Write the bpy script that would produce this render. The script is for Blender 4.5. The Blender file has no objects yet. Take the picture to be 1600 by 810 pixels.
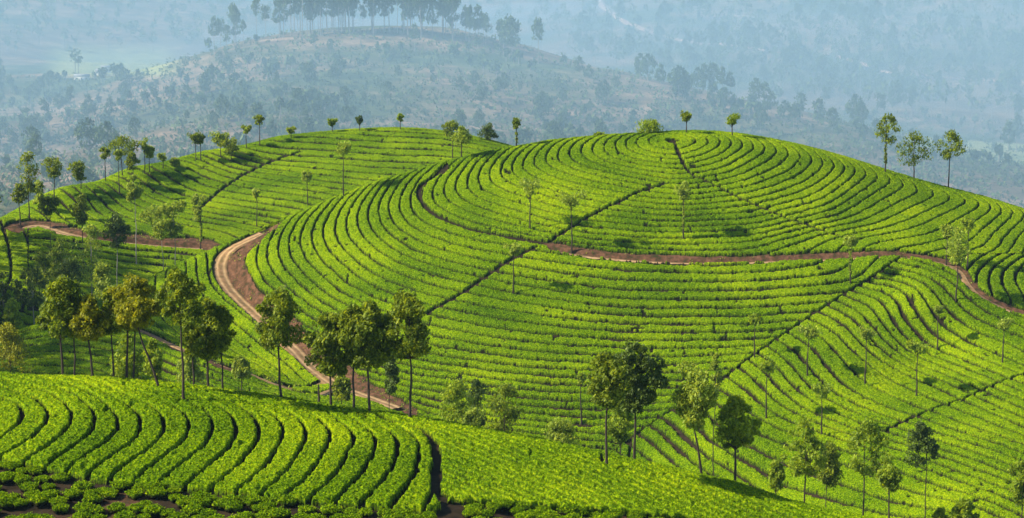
import bpy, math, time
import numpy as np
from mathutils import Vector
T0=time.time()
S=bpy.context.scene; COL=S.collection
# ---------------------------------------------------------------- camera
cam=bpy.data.cameras.new('camera'); camo=bpy.data.objects.new('camera',cam); COL.objects.link(camo)
cam.sensor_width=36; cam.lens=36*2986/1600; cam.clip_start=1; cam.clip_end=20000
camo.location=(0,0,0); camo.rotation_euler=(math.radians(90-8.85),0,0); S.camera=camo
# ---------------------------------------------------------------- light
SUN_EL,SUN_AZ=38.0,-98.0          # azimuth measured clockwise from the view axis
el,az=math.radians(SUN_EL),math.radians(SUN_AZ)
SD=Vector((math.sin(az)*math.cos(el),math.cos(az)*math.cos(el),math.sin(el)))
W=bpy.data.worlds.new('World'); S.world=W; W.use_nodes=True
nt=W.node_tree; nt.nodes.clear()
sky=nt.nodes.new('ShaderNodeTexSky'); sky.sky_type='NISHITA'; sky.sun_disc=False
sky.sun_elevation=el; sky.sun_rotation=az; sky.altitude=1500; sky.air_density=1.0; sky.dust_density=1.0
bg=nt.nodes.new('ShaderNodeBackground'); bg.inputs['Strength'].default_value=0.10
wo=nt.nodes.new('ShaderNodeOutputWorld'); nt.links.new(sky.outputs[0],bg.inputs[0]); nt.links.new(bg.outputs[0],wo.inputs[0])
sl=bpy.data.lights.new('sun','SUN'); sl.energy=4.4; sl.angle=math.radians(1.2); sl.color=(1,.90,.70)
so=bpy.data.objects.new('sun',sl); COL.objects.link(so); so.location=(0,0,300)
so.rotation_euler=SD.to_track_quat('Z','Y').to_euler()
S.view_settings.view_transform='Standard'; S.view_settings.look='None'; S.view_settings.gamma=1; S.view_settings.exposure=0.98
S.view_settings.use_curve_mapping=False
S.cycles.max_bounces=5; S.cycles.diffuse_bounces=2; S.cycles.glossy_bounces=1; S.cycles.transmission_bounces=3; S.cycles.volume_bounces=0; S.cycles.transparent_max_bounces=8
HAZE_D=0.00006; HAZE_C=(.42,.72,.95); MIST_D=0.00042; LOW_D=0.00045; NEAR_D=0.00085
F=2986.0; PITCH=math.radians(8.85); CP,SP=math.cos(PITCH),math.sin(PITCH)
def ray(px,py):
    """direction of a pixel's ray with unit Y"""
    u=(np.asarray(px,float)-800)/F; v=(405-np.asarray(py,float))/F
    dy=CP+v*SP; dz=-SP+v*CP
    return u/dy, dz/dy
def proj(X,Y,Z):
    d=Y*CP-Z*SP; v=(Y*SP+Z*CP)/d
    return 800+F*X/d, 405-F*v
def tps_fit(P,V,lam=0.0):
    P=np.asarray(P,float);V=np.asarray(V,float);n=len(P)
    c=P.mean(0);s=P.std();Q=(P-c)/s
    d2=((Q[:,None]-Q[None])**2).sum(-1)
    K=0.5*d2*np.log(d2+1e-12)+lam*np.eye(n)
    A=np.zeros((n+3,n+3));A[:n,:n]=K;A[:n,n]=1;A[:n,n+1:]=Q;A[n,:n]=1;A[n+1:,:n]=Q.T
    b=np.zeros(n+3);b[:n]=V
    w=np.linalg.solve(A,b)
    return Q,w,c,s
def tps_eval(fit,X,Y):
    Q,w,c,s=fit;n=len(Q);sh=np.shape(X);x=(np.ravel(X)-c[0])/s;y=(np.ravel(Y)-c[1])/s
    out=w[n]+w[n+1]*x+w[n+2]*y
    for i in range(n):
        d2=(x-Q[i,0])**2+(y-Q[i,1])**2
        out+=w[i]*0.5*d2*np.log(d2+1e-12)
    return out.reshape(sh)
# (px,py,Y)
TV=[ # foreground crest and face
(-120,575,182),(0,583,180),(150,588,178),(300,602,176),(450,625,174),(640,652,172),(850,690,170),(1000,722,169),(1145,752,168),(1350,806,166),(1500,850,165),
(-100,700,158),(0,640,167),(0,700,157),(0,810,143),(200,650,165),(200,720,154),(200,810,142),(400,670,164),(400,740,152),(400,810,142),(620,700,161),(620,760,150),(620,810,143),
(760,720,160),(800,810,146),(950,760,159),(1000,810,151),(1200,810,160),
# main hill: see MAIN
(1490,405,369),(1600,326,414),(1550,360,389),(1640,380,386),(1700,355,403),(1700,400,381),
# right lower
(1160,500,352),(1120,560,341),(1080,620,331),(1040,660,324),(1000,700,321),
(1360,440,363),(1440,480,352),(1300,490,353),(1240,540,343),(1320,560,336),(1190,590,333),(1130,650,322),(1080,700,314),
(1560,470,355),(1545,430,364),(1620,420,370),(1620,500,350),(1560,520,345),(1450,540,345),(1400,600,329),(1500,600,326),(1600,600,322),(1250,640,320),(1200,700,308),
(1350,680,310),(1480,690,303),(1600,690,300),(1300,740,298),(1430,770,288),(1600,770,283),(1220,760,300),(1500,810,277),(1700,700,300),(1700,600,322),
# left hill
(0,341,455),(100,292,490),(200,262,515),(320,235,535),(430,214,548),(540,203,555),(600,200,557),(660,201,556),(720,208,550),(790,226,540),
(-150,400,440),(40,348,458),(0,370,446),(150,330,478),(250,300,500),(350,260,522),(450,240,530),(600,225,533),(720,230,530),
(130,355,455),(230,368,458),(330,370,462),(250,335,477),(400,300,498),(520,270,511),(650,255,517),
(400,345,478),(480,310,490),(560,290,500),(660,270,508),
(200,400,444),(300,405,447),(120,390,440),(120,430,424),(220,440,428),(0,430,420),(0,480,398),(150,475,405),
# valley knoll
(40,513,355),(100,497,358),(170,503,356),(60,560,335),(60,590,325),(150,540,342),(150,585,325),(250,540,342),(250,590,326),(350,590,326),(330,560,334),(420,605,326),(0,540,350),(-100,560,345),
(520,620,328),(600,645,322),(640,660,320),
]
MAIN=[(x,y) for x,y in [(235,432),(300,402),(370,373),(450,340),(520,311),(600,280),(700,252),(780,232),(860,218),(940,210),(1060,206),(1150,210),(1240,224),(1320,244),(1400,269),(1480,292),(1540,308)]]
for _y,_xs in [(250,(800,900,1000,1120,1240)),(300,(640,760,900,1040,1180,1320,1440)),(350,(520,640,780,920,1060,1200,1340,1460)),(400,(400,520,660,800,940,1080,1220,1370)),
  (450,(320,420,540,680,820,960,1100,1200)),(500,(330,440,560,690,820,950,1080)),(550,(400,480,580,700,820,940,1060)),(590,(480,)),(600,(580,700,820,940,1040)),(650,(680,800,920)),(700,(900,))]:
    MAIN+=[(x,_y) for x in _xs]
for _x,_y in MAIN:
    _c=float(np.interp(_x,[1060,1150,1240,1320,1400,1480,1540],[206,210,224,244,269,292,308]));_y2=206+(_y-_c)*194/(400-_c) if _y<400 else _y
    _b=float(np.interp(_y2,[206,225,250,300,350,400,450,500,550,600,650,700],[422,412,404,391,380,370,361,352,344,336,329,321]))
    TV.append((_x,_y,_b+(22 if _x<950 else -4)*((_x-950)/700)**2))
HD=[ # hidden: X,Y,z
(-70,205,-58),(27,181,-54.7),(33,179,-57),(45,174,-60.2),(18,184,-52.4),(-30,205,-58),(0,205,-60),(40,205,-62),(80,205,-68),
(-60,240,-76),(-20,240,-78),(20,240,-84),(60,240,-88),(90,235,-88),
(-60,270,-76),(0,275,-84),(40,275,-90),(80,262,-88),
(-110,378,-76),(-152,398,-30),(-150,350,-28),(-64,408,-70),(-84,398,-75),  # high left points: added unseen shoulder that helps shade the hollow
(-40,428,-66),(0,445,-62),(-20,455,-66),
(20,470,-58),(-20,480,-64),(30,500,-60),
(40,450,-44),(60,450,-48),(90,445,-56),(108,438,-60),(128,432,-64),(40,480,-62),(90,490,-72),(130,480,-78),(150,430,-74),
(-150,480,-78),(-120,520,-68),(-80,560,-62),(-40,585,-62),(0,580,-66),(40,560,-72),
(-150,560,-95),(-60,620,-90),(0,620,-95),(60,600,-100),(120,560,-105),(180,500,-100),(-200,450,-85),
(-80,125,-42),(-40,120,-44),(0,120,-44),(40,120,-50),(80,140,-58),
]
def terrain_fit():
    P=[];V=[]
    for px,py,Y in TV:
        a,b=ray(px,py);P.append((a*Y,Y));V.append(b*Y)
    for X,Y,z in HD:P.append((X,Y));V.append(z)
    return tps_fit(P,V,1e-4)
GX0,GX1,GY0,GY1,GS=-190.,190.,110.,660.,1.0
def grids():
    fit=terrain_fit()
    gx=np.arange(GX0,GX1+GS/2,GS);gy=np.arange(GY0,GY1+GS/2,GS)
    # eval on 4 m then cubic upsample is overkill: evaluate directly
    XX,YY=np.meshgrid(gx,gy)
    return fit,tps_eval(fit,XX,YY)
def samp(G,X,Y,s=GS):
    X=np.nan_to_num(X);Y=np.nan_to_num(Y);x=np.clip((X-GX0)/s,0,G.shape[1]-1.001);y=np.clip((Y-GY0)/s,0,G.shape[0]-1.001)
    i=x.astype(int);j=y.astype(int);fx=x-i;fy=y-j
    return (G[j,i]*(1-fx)+G[j,i+1]*fx)*(1-fy)+(G[j+1,i]*(1-fx)+G[j+1,i+1]*fx)*fy
def hit(Z,px,py,y0=120.,y1=640.,step=.5):
    """first terrain point of the pixel's ray; returns X,Y (nan if none)"""
    a,b=ray(px,py);sh=np.shape(a);a=np.ravel(a);b=np.ravel(b)
    out=np.full(a.shape,np.nan);prev=None;live=np.ones(a.shape,bool)
    for Y in np.arange(y0,y1,step):
        d=b*Y-samp(Z,a*Y,np.full(a.shape,Y))
        if prev is not None:
            h=live&(d<=0)&(prev>0)
            out[h]=Y-step+step*prev[h]/(prev[h]-d[h]);live&=~h
        prev=d
    return (a*out).reshape(sh),out.reshape(sh)
# row guides: region -> list of (row number, [pixels along one gap])
G_DOME=[(0,[(1046,217),(1056,219)]),(2,[(1008,218),(1020,228),(1060,234),(1085,224),(1091,218)]),
(3,[(989,220),(1000,230),(1060,241),(1107,218)]),(5,[(954,224),(968,238),(1010,251),(1060,256),(1110,246),(1144,223)]),
(7,[(917,229),(930,240),(965,256),(1060,272),(1130,262),(1180,228)]),
(9,[(881,237),(893,248),(915,256),(950,268),(1060,288),(1150,275),(1216,233)]),
(11,[(847,244),(856,255),(885,266),(940,284),(1060,304),(1160,293),(1230,270),(1253,240)]),
(13,[(812,252),(817,263),(840,278),(900,297),(980,312),(1060,320),(1160,312),(1250,288),(1290,252)]),
(15,[(776,264),(782,275),(806,286),(850,303),(920,322),(1060,336),(1170,330),(1280,300),(1325,263)]),
(17,[(742,275),(745,286),(765,300),(820,318),(900,340),(1000,352),(1060,353),(1180,350),(1300,318),(1357,272)]),
(19,[(707,286),(712,300),(740,316),(800,340),(880,360),(1000,371),(1060,371),(1180,366),(1300,338),(1390,278)]),
(22,[(654,297),(663,320),(685,338),(720,350),(760,362),(800,368),(850,377),(920,386),(1000,395),(1060,398)]),
(22,[(1230,374),(1334,357),(1375,350),(1431,322),(1465,304)]),(24,[(1300,378),(1394,363),(1420,352),(1450,344),(1510,312),(1514,309)]),
(25,[(1345,381),(1454,366),(1480,350),(1525,325),(1531,312)]),(26,[(1500,362),(1532,340),(1549,318)]),(27,[(1520,376),(1525,369),(1550,345),(1565,324)]),
(28,[(1543,378),(1560,360),(1585,329)]),(29,[(1564,378),(1572,365),(1602,335)]),(31,[(1600,380),(1612,365),(1636,350)]),
(24,[(622,315),(628,330),(645,352),(680,370),(730,384),(800,397),(850,405)]),
(26,[(589,320),(592,340),(605,362),(640,388),(690,406),(750,420),(850,437),(950,450),(1060,453)]),
(28,[(555,332),(560,350),(575,370),(600,392),(640,412),(700,430),(760,444),(850,463),(950,477),(1060,480),(1200,478),(1300,470)]),
(31,[(500,349),(508,372),(525,398),(555,428),(600,453),(660,472),(750,492),(850,506),(950,515),(1060,518),(1180,516),(1240,510)]),
(34,[(445,372),(452,395),(470,420),(500,450),(540,475),(600,500),(660,517),(740,535),(850,548),(950,553),(1060,555),(1180,551)]),
(38,[(376,405),(385,425),(400,440),(430,470),(470,500),(520,530),(580,555),(650,572),(750,588),(850,598),(950,602),(1080,602)]),
(42,[(560,592),(620,608),(700,624),(800,640),(900,650),(1040,652)]),
(46,[(640,655),(700,670),(800,688),(900,698),(980,698)]),
(26,[(1080,453),(1200,450),(1290,440),(1350,428)]),(24,[(1080,425),(1200,424),(1320,412)]),
(22,[(700,262),(672,278)]),(15,[(822,227),(798,240)]),(18,[(770,236),(745,254)]),(12,[(875,217),(850,228)]),(9,[(930,212),(905,220)]),(6,[(990,209),(960,214)]),(25,[(645,267),(622,285)]),(28,[(598,283),(575,303)]),(31,[(545,303),(520,324)]),(34,[(485,328),(462,350)]),(38,[(415,355),(390,380)]),
(7,[(1160,212),(1174,220)]),(9,[(1190,215),(1208,225)]),(11,[(1225,222),(1243,232)]),(15,[(1296,240),(1315,252)]),(19,[(1370,263),(1385,270)]),(22,[(1432,280),(1452,293)]),(25,[(1498,299),(1520,306)]),(28,[(1556,314),(1574,322)]),
]
G_C=[(0,[(1392,413),(1430,417),(1465,424),(1490,440),(1517,470),(1540,489),(1574,500),(1620,516)]),
(2,[(1378,424),(1420,430),(1442,441),(1457,450),(1469,467),(1476,480),(1497,495),(1540,519),(1600,541)]),
(3,[(1364,430),(1405,435),(1427,446),(1442,459),(1448,474),(1457,489),(1480,515),(1510,535),(1560,556),(1600,570)]),
(4,[(1352,437),(1382,441),(1405,448),(1418,459),(1424,472),(1435,493),(1450,508),(1490,540),(1600,586)]),
(5,[(1342,446),(1371,450),(1390,459),(1405,476),(1412,495),(1425,512),(1460,540),(1600,599)]),
(6,[(1332,452),(1362,461),(1382,474),(1394,495),(1401,512),(1440,545),(1600,612)]),
(13,[(1225,520),(1245,524),(1262,530),(1285,567),(1300,586),(1337,612),(1375,631),(1600,706)]),
(18,[(1163,574),(1177,588),(1192,607),(1214,629),(1251,649),(1281,661),(1400,700),(1600,772)]),
(19,[(1138,594),(1163,602),(1177,614),(1195,631),(1227,651),(1242,659),(1400,712),(1600,785)]),
(22,[(1075,628),(1110,645),(1140,680),(1200,712),(1300,752),(1400,785)]),
(24,[(1039,659),(1054,666),(1064,681),(1089,703),(1150,735)]),(25,[(1007,666),(1029,668),(1044,681),(1057,698),(1074,712)]),
(26,[(1000,673),(1010,677),(1024,684),(1032,698),(1054,722)]),
(10,[(1275,487),(1300,492),(1325,505),(1345,535),(1380,565),(1600,665)])]
G_K=[(0,[(1553,397),(1521,412),(1508,418)]),(1,[(1562,396),(1540,410),(1527,424),(1526,436)]),
(2,[(1585,396),(1562,408),(1548,424),(1545,440),(1546,452)]),(3,[(1603,398),(1582,409),(1566,425),(1565,440),(1572,453),(1584,464)]),
(4,[(1618,404),(1600,410),(1587,423),(1585,436),(1592,448),(1606,462)]),(6,[(1650,410),(1625,425),(1625,445),(1640,465)])]
G_E=[(0,[(345,395),(337,412),(345,437),(366,462),(400,489),(450,528),(500,575)]),
(1.6,[(316,403),(312,425),(325,445),(350,470),(384,500),(430,537),(490,588)]),
(3,[(290,412),(285,440),(300,470),(330,498),(365,525),(412,560),(460,596)]),
(5,[(262,424),(256,455),(266,490),(300,525),(350,550)]),(7,[(235,440),(228,470),(235,500)])]
G_F=[(0,[(600,206),(640,206)]),(4,[(400,232),(450,228),(500,232),(560,238),(640,243),(720,243),(770,238)]),
(6,[(385,240),(420,248),(500,254),(600,262),(700,264)]),(10,[(326,250),(345,262),(400,275),(500,292),(600,300),(640,300)]),
(14,[(252,270),(275,285),(330,303),(400,316),(470,328),(500,332)]),(17,[(205,285),(225,305),(290,325),(380,340),(450,345)]),
(20,[(165,297),(180,315),(220,335),(270,348),(330,358),(400,364)]),(23,[(120,310),(135,335),(160,352),(190,362)]),
(26,[(60,325),(90,348)])]
G_G=[(0,[(60,360),(130,370),(200,378),(280,386),(380,388)]),(3,[(60,392),(150,402),(250,412),(340,412)]),(7,[(60,440),(150,452),(250,455)]),(12,[(60,495),(150,500)])]
G_H=[(0,[(60,505),(120,500),(200,518),(300,556),(380,584)]),(3,[(60,540),(120,535),(200,553),(300,590),(340,606)]),(7,[(60,585),(120,580),(200,600)])]
I0=[(74,[(0,606),(56,612),(69,628),(74,643),(65,668),(46,686),(0,711)]),
(188,[(100,594),(145,609),(173,628),(188,653),(185,674),(167,693),(123,720)]),
(304,[(197,606),(278,622),(296,640),(304,676),(287,699),(247,724)]),
(411,[(330,614),(400,634),(411,650),(409,683),(395,712),(355,750)]),
(481,[(420,632),(468,646),(481,665),(475,700),(455,735),(420,765)]),
(551,[(490,634),(533,643),(551,665),(553,683),(542,714),(523,745),(493,773)]),
(653,[(570,648),(628,659),(647,674),(655,696),(647,733),(616,770),(590,795)]),
(690,[(600,652),(650,664),(678,684),(685,705),(681,733),(675,765),(660,800)]),(35,[(-30,612),(20,622),(35,642),(20,668),(-20,690)]),(-36,[(-100,620),(-40,640),(-80,668)])]
_FC=[(640,652),(850,690),(1000,722),(1145,752),(1350,806)]
def lx(line,x):  # y of a pixel line at x
    L=sorted(line);return np.interp(x,[p[0] for p in L],[p[1] for p in L])
G_I=[(a/36.5,b) for a,b in I0]
G_J=[(v,[(x,y) for x in range(700,1340,40) for y in [.42*x+9.5*v+200] if lx(_FC,x)+5<y<820]) for v in range(-6,42,3)]
G_J=[g for g in G_J if g[1]]
GUIDES=dict(dome=G_DOME,spur=G_C,knoll=G_K,strip=G_E,lefthill=G_F,leftlow=G_G,valley=G_H,fore=G_I,carpet=G_J)
LINE_D=[(1412,398),(1390,412),(1350,438),(1322,455),(1300,470),(1270,490),(1240,510),(1210,530),(1185,548),(1165,562),(1145,578),(1120,600),(1080,622),(1060,634),(1030,652),(1005,668),(975,690),(940,720)]
FOOT=[(700,262),(672,278),(656,290),(653,303),(663,320),(685,338),(720,350),(760,362),(800,368),(862,378)]
DRAINS=[[(1055,222),(1060,238),(1072,262),(1080,272),(1100,278),(1135,298),(1185,320),(1230,340),(1270,352),(1310,367)],
[(1042,285),(1000,297),(965,315),(940,326),(910,342),(885,358),(860,374)],[(838,384),(800,402),(760,430),(725,455),(690,475),(672,484)],
[(1640,570),(1560,596),(1510,620),(1450,640),(1380,672)],[(470,236),(440,245),(415,255),(380,272),(350,292),(325,312),(305,330)]]
R_MAIN=[(862,384),(900,392),(960,398),(1020,402),(1100,405),(1200,402),(1300,398),(1380,394),(1430,397),(1475,405),(1500,418),(1508,436),(1524,454),(1550,468),(1580,480),(1640,500)]
R_LEFT=[(470,328),(440,342),(410,356),(385,370),(358,386),(345,400),(343,415),(352,435),(368,452),(390,472),(420,500),(460,537),(478,555),(505,580),(530,598),(570,614),(620,637),(665,662),(700,682)]
R_LOW=[(185,500),(215,508),(250,524),(300,548),(350,567),(387,578),(420,592),(450,604),(485,612),(525,603)]
R_FAR=[(44,352),(58,346),(85,357),(130,367),(200,374),(260,380),(320,384),(375,382)]
FPATH=[(590,648),(616,656),(653,665),(675,680),(682,699),(682,733),(680,760),(694,778),(710,830)]
KLINE=[(-200,700),(0,714),(60,726),(130,742),(200,752),(280,757),(370,766),(430,776),(560,786),(640,793),(680,796),(700,777),(800,783),(1000,798),(1100,809),(1200,825)]
def pip(px,py,poly):
    P=np.asarray(poly,float);n=len(P);ins=np.zeros(np.shape(px),bool);j=n-1
    for i in range(n):
        xi,yi=P[i];xj,yj=P[j]
        c=((yi>py)!=(yj>py))
        with np.errstate(divide='ignore',invalid='ignore'):
            ins^=c&(px<(xj-xi)*(py-yi)/(yj-yi+1e-12)+xi)
        j=i
    return ins
def lx(line,x):  # y of a pixel line at x
    L=sorted(line);return np.interp(x,[p[0] for p in L],[p[1] for p in L])
REG=['none','dome','lower','spur','knoll','strip','lefthill','leftlow','valley','fore','carpet','bushes']
def region(X,Y,Z):
    px,py=proj(X,Y,Z)
    r=np.zeros(X.shape,np.int8)
    fg=Y<188
    xp=np.interp(py,[648,656,665,680,699,733,760,778,830],[560,616,653,675,682,682,680,694,710])
    left=px<xp
    r[fg&left]=9;r[fg&~left]=10
    r[fg&(Y<165)&(py>lx(KLINE,px))]=11
    split=np.interp(X,[-200,-84,-64,-20,20,40],[380,404,412,430,452,520])
    main=(Y>=270)&(Y<split)&(Y<475)&~fg
    # outer limits of the main hill in the picture
    road=np.interp(px,[p[0] for p in R_MAIN],[p[1] for p in R_MAIN])
    foot=pip(px,py,FOOT+[(862,384),(700,300)])  # helper (unused outside)
    up=(px>=862)&(py<road)
    # left part of the dome is inside the footpath
    yy=np.array([p[1] for p in FOOT]);xx=np.array([p[0] for p in FOOT])
    fl=FOOT[3:]
    fy=np.interp(px,[p[0] for p in fl],[p[1] for p in fl])
    fx=np.interp(py,[262,278,290,303],[700,672,656,653])
    up|=(px<862)&(py<fy)&(px>np.where(py<303,fx,653))
    r[main&(Y>=288)]=2;r[main&up]=1
    D=LINE_D[::-1];dy=np.interp(px,[p[0] for p in D],[p[1] for p in D])
    sp=main&~up&(px>940)&(py>np.where(px<1412,dy,0))&(py>np.interp(px,[1400,1412,1478],[398,398,405]))
    r[sp]=3
    rx=[p for p in R_MAIN if p[0]>=1500]
    kn=main&(Y>=300)&(px>1500)&(py>396)&(py<np.interp(px,[p[0] for p in rx],[p[1] for p in rx]))
    r[kn]=4
    r[main&(px>1478)&(py<=396)&(py<road)]=1
    st=main&pip(px,py,[(470,326),(440,342),(410,356),(385,370),(358,386),(345,400),(343,415),(352,435),(368,452),(390,472),(420,500),(460,537),(505,582),(500,592),(478,602),(450,600),(420,588),(387,573),(350,560),(300,538),(250,512),(218,500),(190,490),(100,470),(150,380),(400,300)])
    r[st]=5
    r[main&pip(px,py,[(150,380),(100,470),(215,508),(250,524),(300,548),(350,567),(387,578),(420,592),(450,604),(500,600),(530,598),(570,614),(620,637),(665,662),(700,690),(500,900),(-300,900),(-300,300)])&~st]=8
    r[main&(px<760)&(py>np.interp(px,[500,560,600,640,680,720,800,900,1000],[585,600,615,640,668,690,720,760,800]))&(r==2)]=0
    lh=(Y>=split)&(Y<600)&(X<45)
    r[lh]=6
    fr=np.interp(px,[0]+[p[0] for p in R_FAR]+[420],[400,352,346,357,367,374,380,384,382,380])
    r[lh&(py>fr)&(px>44)&(Y<470)]=7
    r[(r==7)&(py>500)]=0
    r[(r==8)&(Y<318)]=0
    return r
def unproj(Z,L):
    p=np.array(L,float);X,Y=hit(Z,p[:,0],p[:,1]);ok=~np.isnan(Y);return np.stack([X[ok],Y[ok]],1)
def densify(L,st=14.):
    out=[L[0]]
    for a,b in zip(L[:-1],L[1:]):
        n=max(1,int(math.hypot(b[0]-a[0],b[1]-a[1])/st))
        for k in range(1,n+1):out.append((a[0]+(b[0]-a[0])*k/n,a[1]+(b[1]-a[1])*k/n))
    return out
YR=dict(dome=(300,440),spur=(280,400),knoll=(330,420),strip=(325,420),lefthill=(400,600),leftlow=(380,480),valley=(300,380),fore=(120,185),carpet=(120,185))
def fields(Z):
    out={}
    for k,gl in GUIDES.items():
        P=[];V=[]
        if k=='dome':
            X0,Y0=unproj(Z,[(1050,217)])[0]
            for r in range(6,66,6):
                for th in (55,75,90,105,125):
                    P.append((X0+r*math.cos(math.radians(th)),Y0+r*math.sin(math.radians(th))));V.append(r/2.45)
        for v,L in gl:
            q=unproj(Z,densify(L,22));m=(q[:,1]>YR[k][0])&(q[:,1]<YR[k][1])
            for a in q[m]:P.append(a);V.append(v)
        out[k]=tps_fit(P,V,3e-3)
        r=tps_eval(out[k],np.array(P)[:,0],np.array(P)[:,1])-V
        print(k,len(P),'rms',round(float(np.sqrt((r**2).mean())),2),'max',round(float(abs(r).max()),2))
    return out
RF={1:'dome',2:'dome',3:'spur',4:'knoll',5:'strip',6:'lefthill',7:'leftlow',8:'valley',9:'fore',10:'carpet'}
# ---------------------------------------------------------------- helpers
RNG=np.random.RandomState(7)
_T=np.random.RandomState(3).rand(256,256)
def vn(X,Y,s,o=0):
    x=X/s+o*17.3;y=Y/s+o*31.7;i=np.floor(x).astype(int);j=np.floor(y).astype(int);fx=x-i;fy=y-j
    fx=fx*fx*(3-2*fx);fy=fy*fy*(3-2*fy);a=i&255;b=(i+1)&255;c=j&255;d=(j+1)&255
    return ((_T[c,a]*(1-fx)+_T[c,b]*fx)*(1-fy)+(_T[d,a]*(1-fx)+_T[d,b]*fx)*fy)*2-1
def sstep(a,b,x):
    t=np.clip((x-a)/(b-a),0,1);return t*t*(3-2*t)
def tag(o,label=None,cat=None,group=None,kind=None):
    if label:o['label']=label
    if cat:o['category']=cat
    if group:o['group']=group
    if kind:o['kind']=kind
    return o
def mesh(name,V,Fa,mat=None,smooth=False):
    """V (n,3); Fa (m,3|4) array or list of such arrays"""
    me=bpy.data.meshes.new(name);Fs=Fa if isinstance(Fa,list) else [Fa]
    Fs=[f for f in Fs if len(f)]
    V=np.ascontiguousarray(V,np.float32);me.vertices.add(len(V));me.vertices.foreach_set('co',V.ravel())
    li=np.concatenate([f.ravel() for f in Fs]).astype(np.int32);cnt=np.concatenate([np.full(len(f),f.shape[1]) for f in Fs])
    me.loops.add(len(li));me.loops.foreach_set('vertex_index',li)
    st=np.concatenate([[0],np.cumsum(cnt)[:-1]]).astype(np.int32)
    me.polygons.add(len(cnt));me.polygons.foreach_set('loop_start',st)
    me.update(calc_edges=True)
    if smooth:me.polygons.foreach_set('use_smooth',np.ones(len(cnt),bool))
    if mat:me.materials.append(mat)
    return me
def obj(name,me,parent=None,loc=None):
    o=bpy.data.objects.new(name,me);COL.objects.link(o)
    if parent:o.parent=parent
    if loc is not None:o.location=loc
    return o
def attr(me,name,vals):
    a=me.attributes.new(name,'FLOAT','POINT');a.data.foreach_set('value',np.ascontiguousarray(vals,np.float32))
# ---------------------------------------------------------------- materials
def newmat(name):
    m=bpy.data.materials.new(name);m.use_nodes=True;n=m.node_tree;n.nodes.clear();return m,n
def N(n,t,**k):
    x=n.nodes.new(t)
    for a,b in k.items():
        if a in x.inputs.keys():x.inputs[a].default_value=b
        else:setattr(x,a,b)
    return x
def ramp(n,src,stops):
    r=n.nodes.new('ShaderNodeValToRGB');e=r.color_ramp.elements
    while len(e)<len(stops):e.new(.5)
    for q,(p,c) in zip(e,stops):q.position=p;q.color=(*c,1)
    n.links.new(src,r.inputs[0]);return r
def leafmat(name,cols,noise,det=.5,trans=.3,island=False,big=None,rough=.6,spec=.25):
    m,n=newmat(name);L=n.links.new
    tc=N(n,'ShaderNodeTexCoord');
    if island:
        g=N(n,'ShaderNodeNewGeometry');src=g.outputs['Random Per Island']
        nz=N(n,'ShaderNodeTexNoise',Scale=noise);nz.inputs['Detail'].default_value=2;L(tc.outputs['Object'],nz.inputs['Vector'])
        mx=N(n,'ShaderNodeMath',operation='MULTIPLY_ADD');L(src,mx.inputs[0]);mx.inputs[1].default_value=.55;
        m2=N(n,'ShaderNodeMath',operation='MULTIPLY_ADD');L(nz.outputs[0],m2.inputs[0]);m2.inputs[1].default_value=.9;m2.inputs[2].default_value=-.22
        L(m2.outputs[0],mx.inputs[2]);src=mx.outputs[0]
    else:
        nz=N(n,'ShaderNodeTexNoise',Scale=noise);nz.inputs['Detail'].default_value=3;nz.inputs['Roughness'].default_value=.7;L(tc.outputs['Object'],nz.inputs['Vector'])
        nb=N(n,'ShaderNodeTexNoise',Scale=big or .12);nb.inputs['Detail'].default_value=3;L(tc.outputs['Object'],nb.inputs['Vector'])
        mx=N(n,'ShaderNodeMath',operation='MULTIPLY_ADD');L(nz.outputs[0],mx.inputs[0]);mx.inputs[1].default_value=2.2
        m2=N(n,'ShaderNodeMath',operation='MULTIPLY_ADD');L(nb.outputs[0],m2.inputs[0]);m2.inputs[1].default_value=.75;m2.inputs[2].default_value=-.98
        L(m2.outputs[0],mx.inputs[2]);oi=N(n,'ShaderNodeObjectInfo');m3=N(n,'ShaderNodeMath',operation='MULTIPLY_ADD');L(oi.outputs['Random'],m3.inputs[0]);m3.inputs[1].default_value=.11;L(mx.outputs[0],m3.inputs[2]);m4=N(n,'ShaderNodeMath',operation='SUBTRACT');L(m3.outputs[0],m4.inputs[0]);m4.inputs[1].default_value=.055;src=m4.outputs[0]
    k=len(cols);r=ramp(n,src,[(.1+.8*i/(k-1),c) for i,c in enumerate(cols)])
    p=N(n,'ShaderNodeBsdfPrincipled',Roughness=rough);p.inputs['Specular IOR Level'].default_value=spec
    L(r.outputs[0],p.inputs['Base Color'])
    t=N(n,'ShaderNodeBsdfTranslucent')
    hs=N(n,'ShaderNodeHueSaturation',Hue=.478,Saturation=1.05,Value=1.5);L(r.outputs[0],hs.inputs['Color']);L(hs.outputs[0],t.inputs['Color'])
    mix=N(n,'ShaderNodeMixShader');mix.inputs[0].default_value=trans;L(p.outputs[0],mix.inputs[1]);L(t.outputs[0],mix.inputs[2])
    o=N(n,'ShaderNodeOutputMaterial');L(mix.outputs[0],o.inputs[0]);return m
def stem_shade(m):  # dark stem tone that also paints shade into the row grooves
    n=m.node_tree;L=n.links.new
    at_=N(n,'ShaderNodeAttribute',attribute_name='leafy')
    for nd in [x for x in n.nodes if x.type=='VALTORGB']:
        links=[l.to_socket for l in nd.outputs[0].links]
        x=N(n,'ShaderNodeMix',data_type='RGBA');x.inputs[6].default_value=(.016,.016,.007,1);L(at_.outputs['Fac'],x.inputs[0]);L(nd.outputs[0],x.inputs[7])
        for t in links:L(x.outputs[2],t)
    return m
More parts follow.
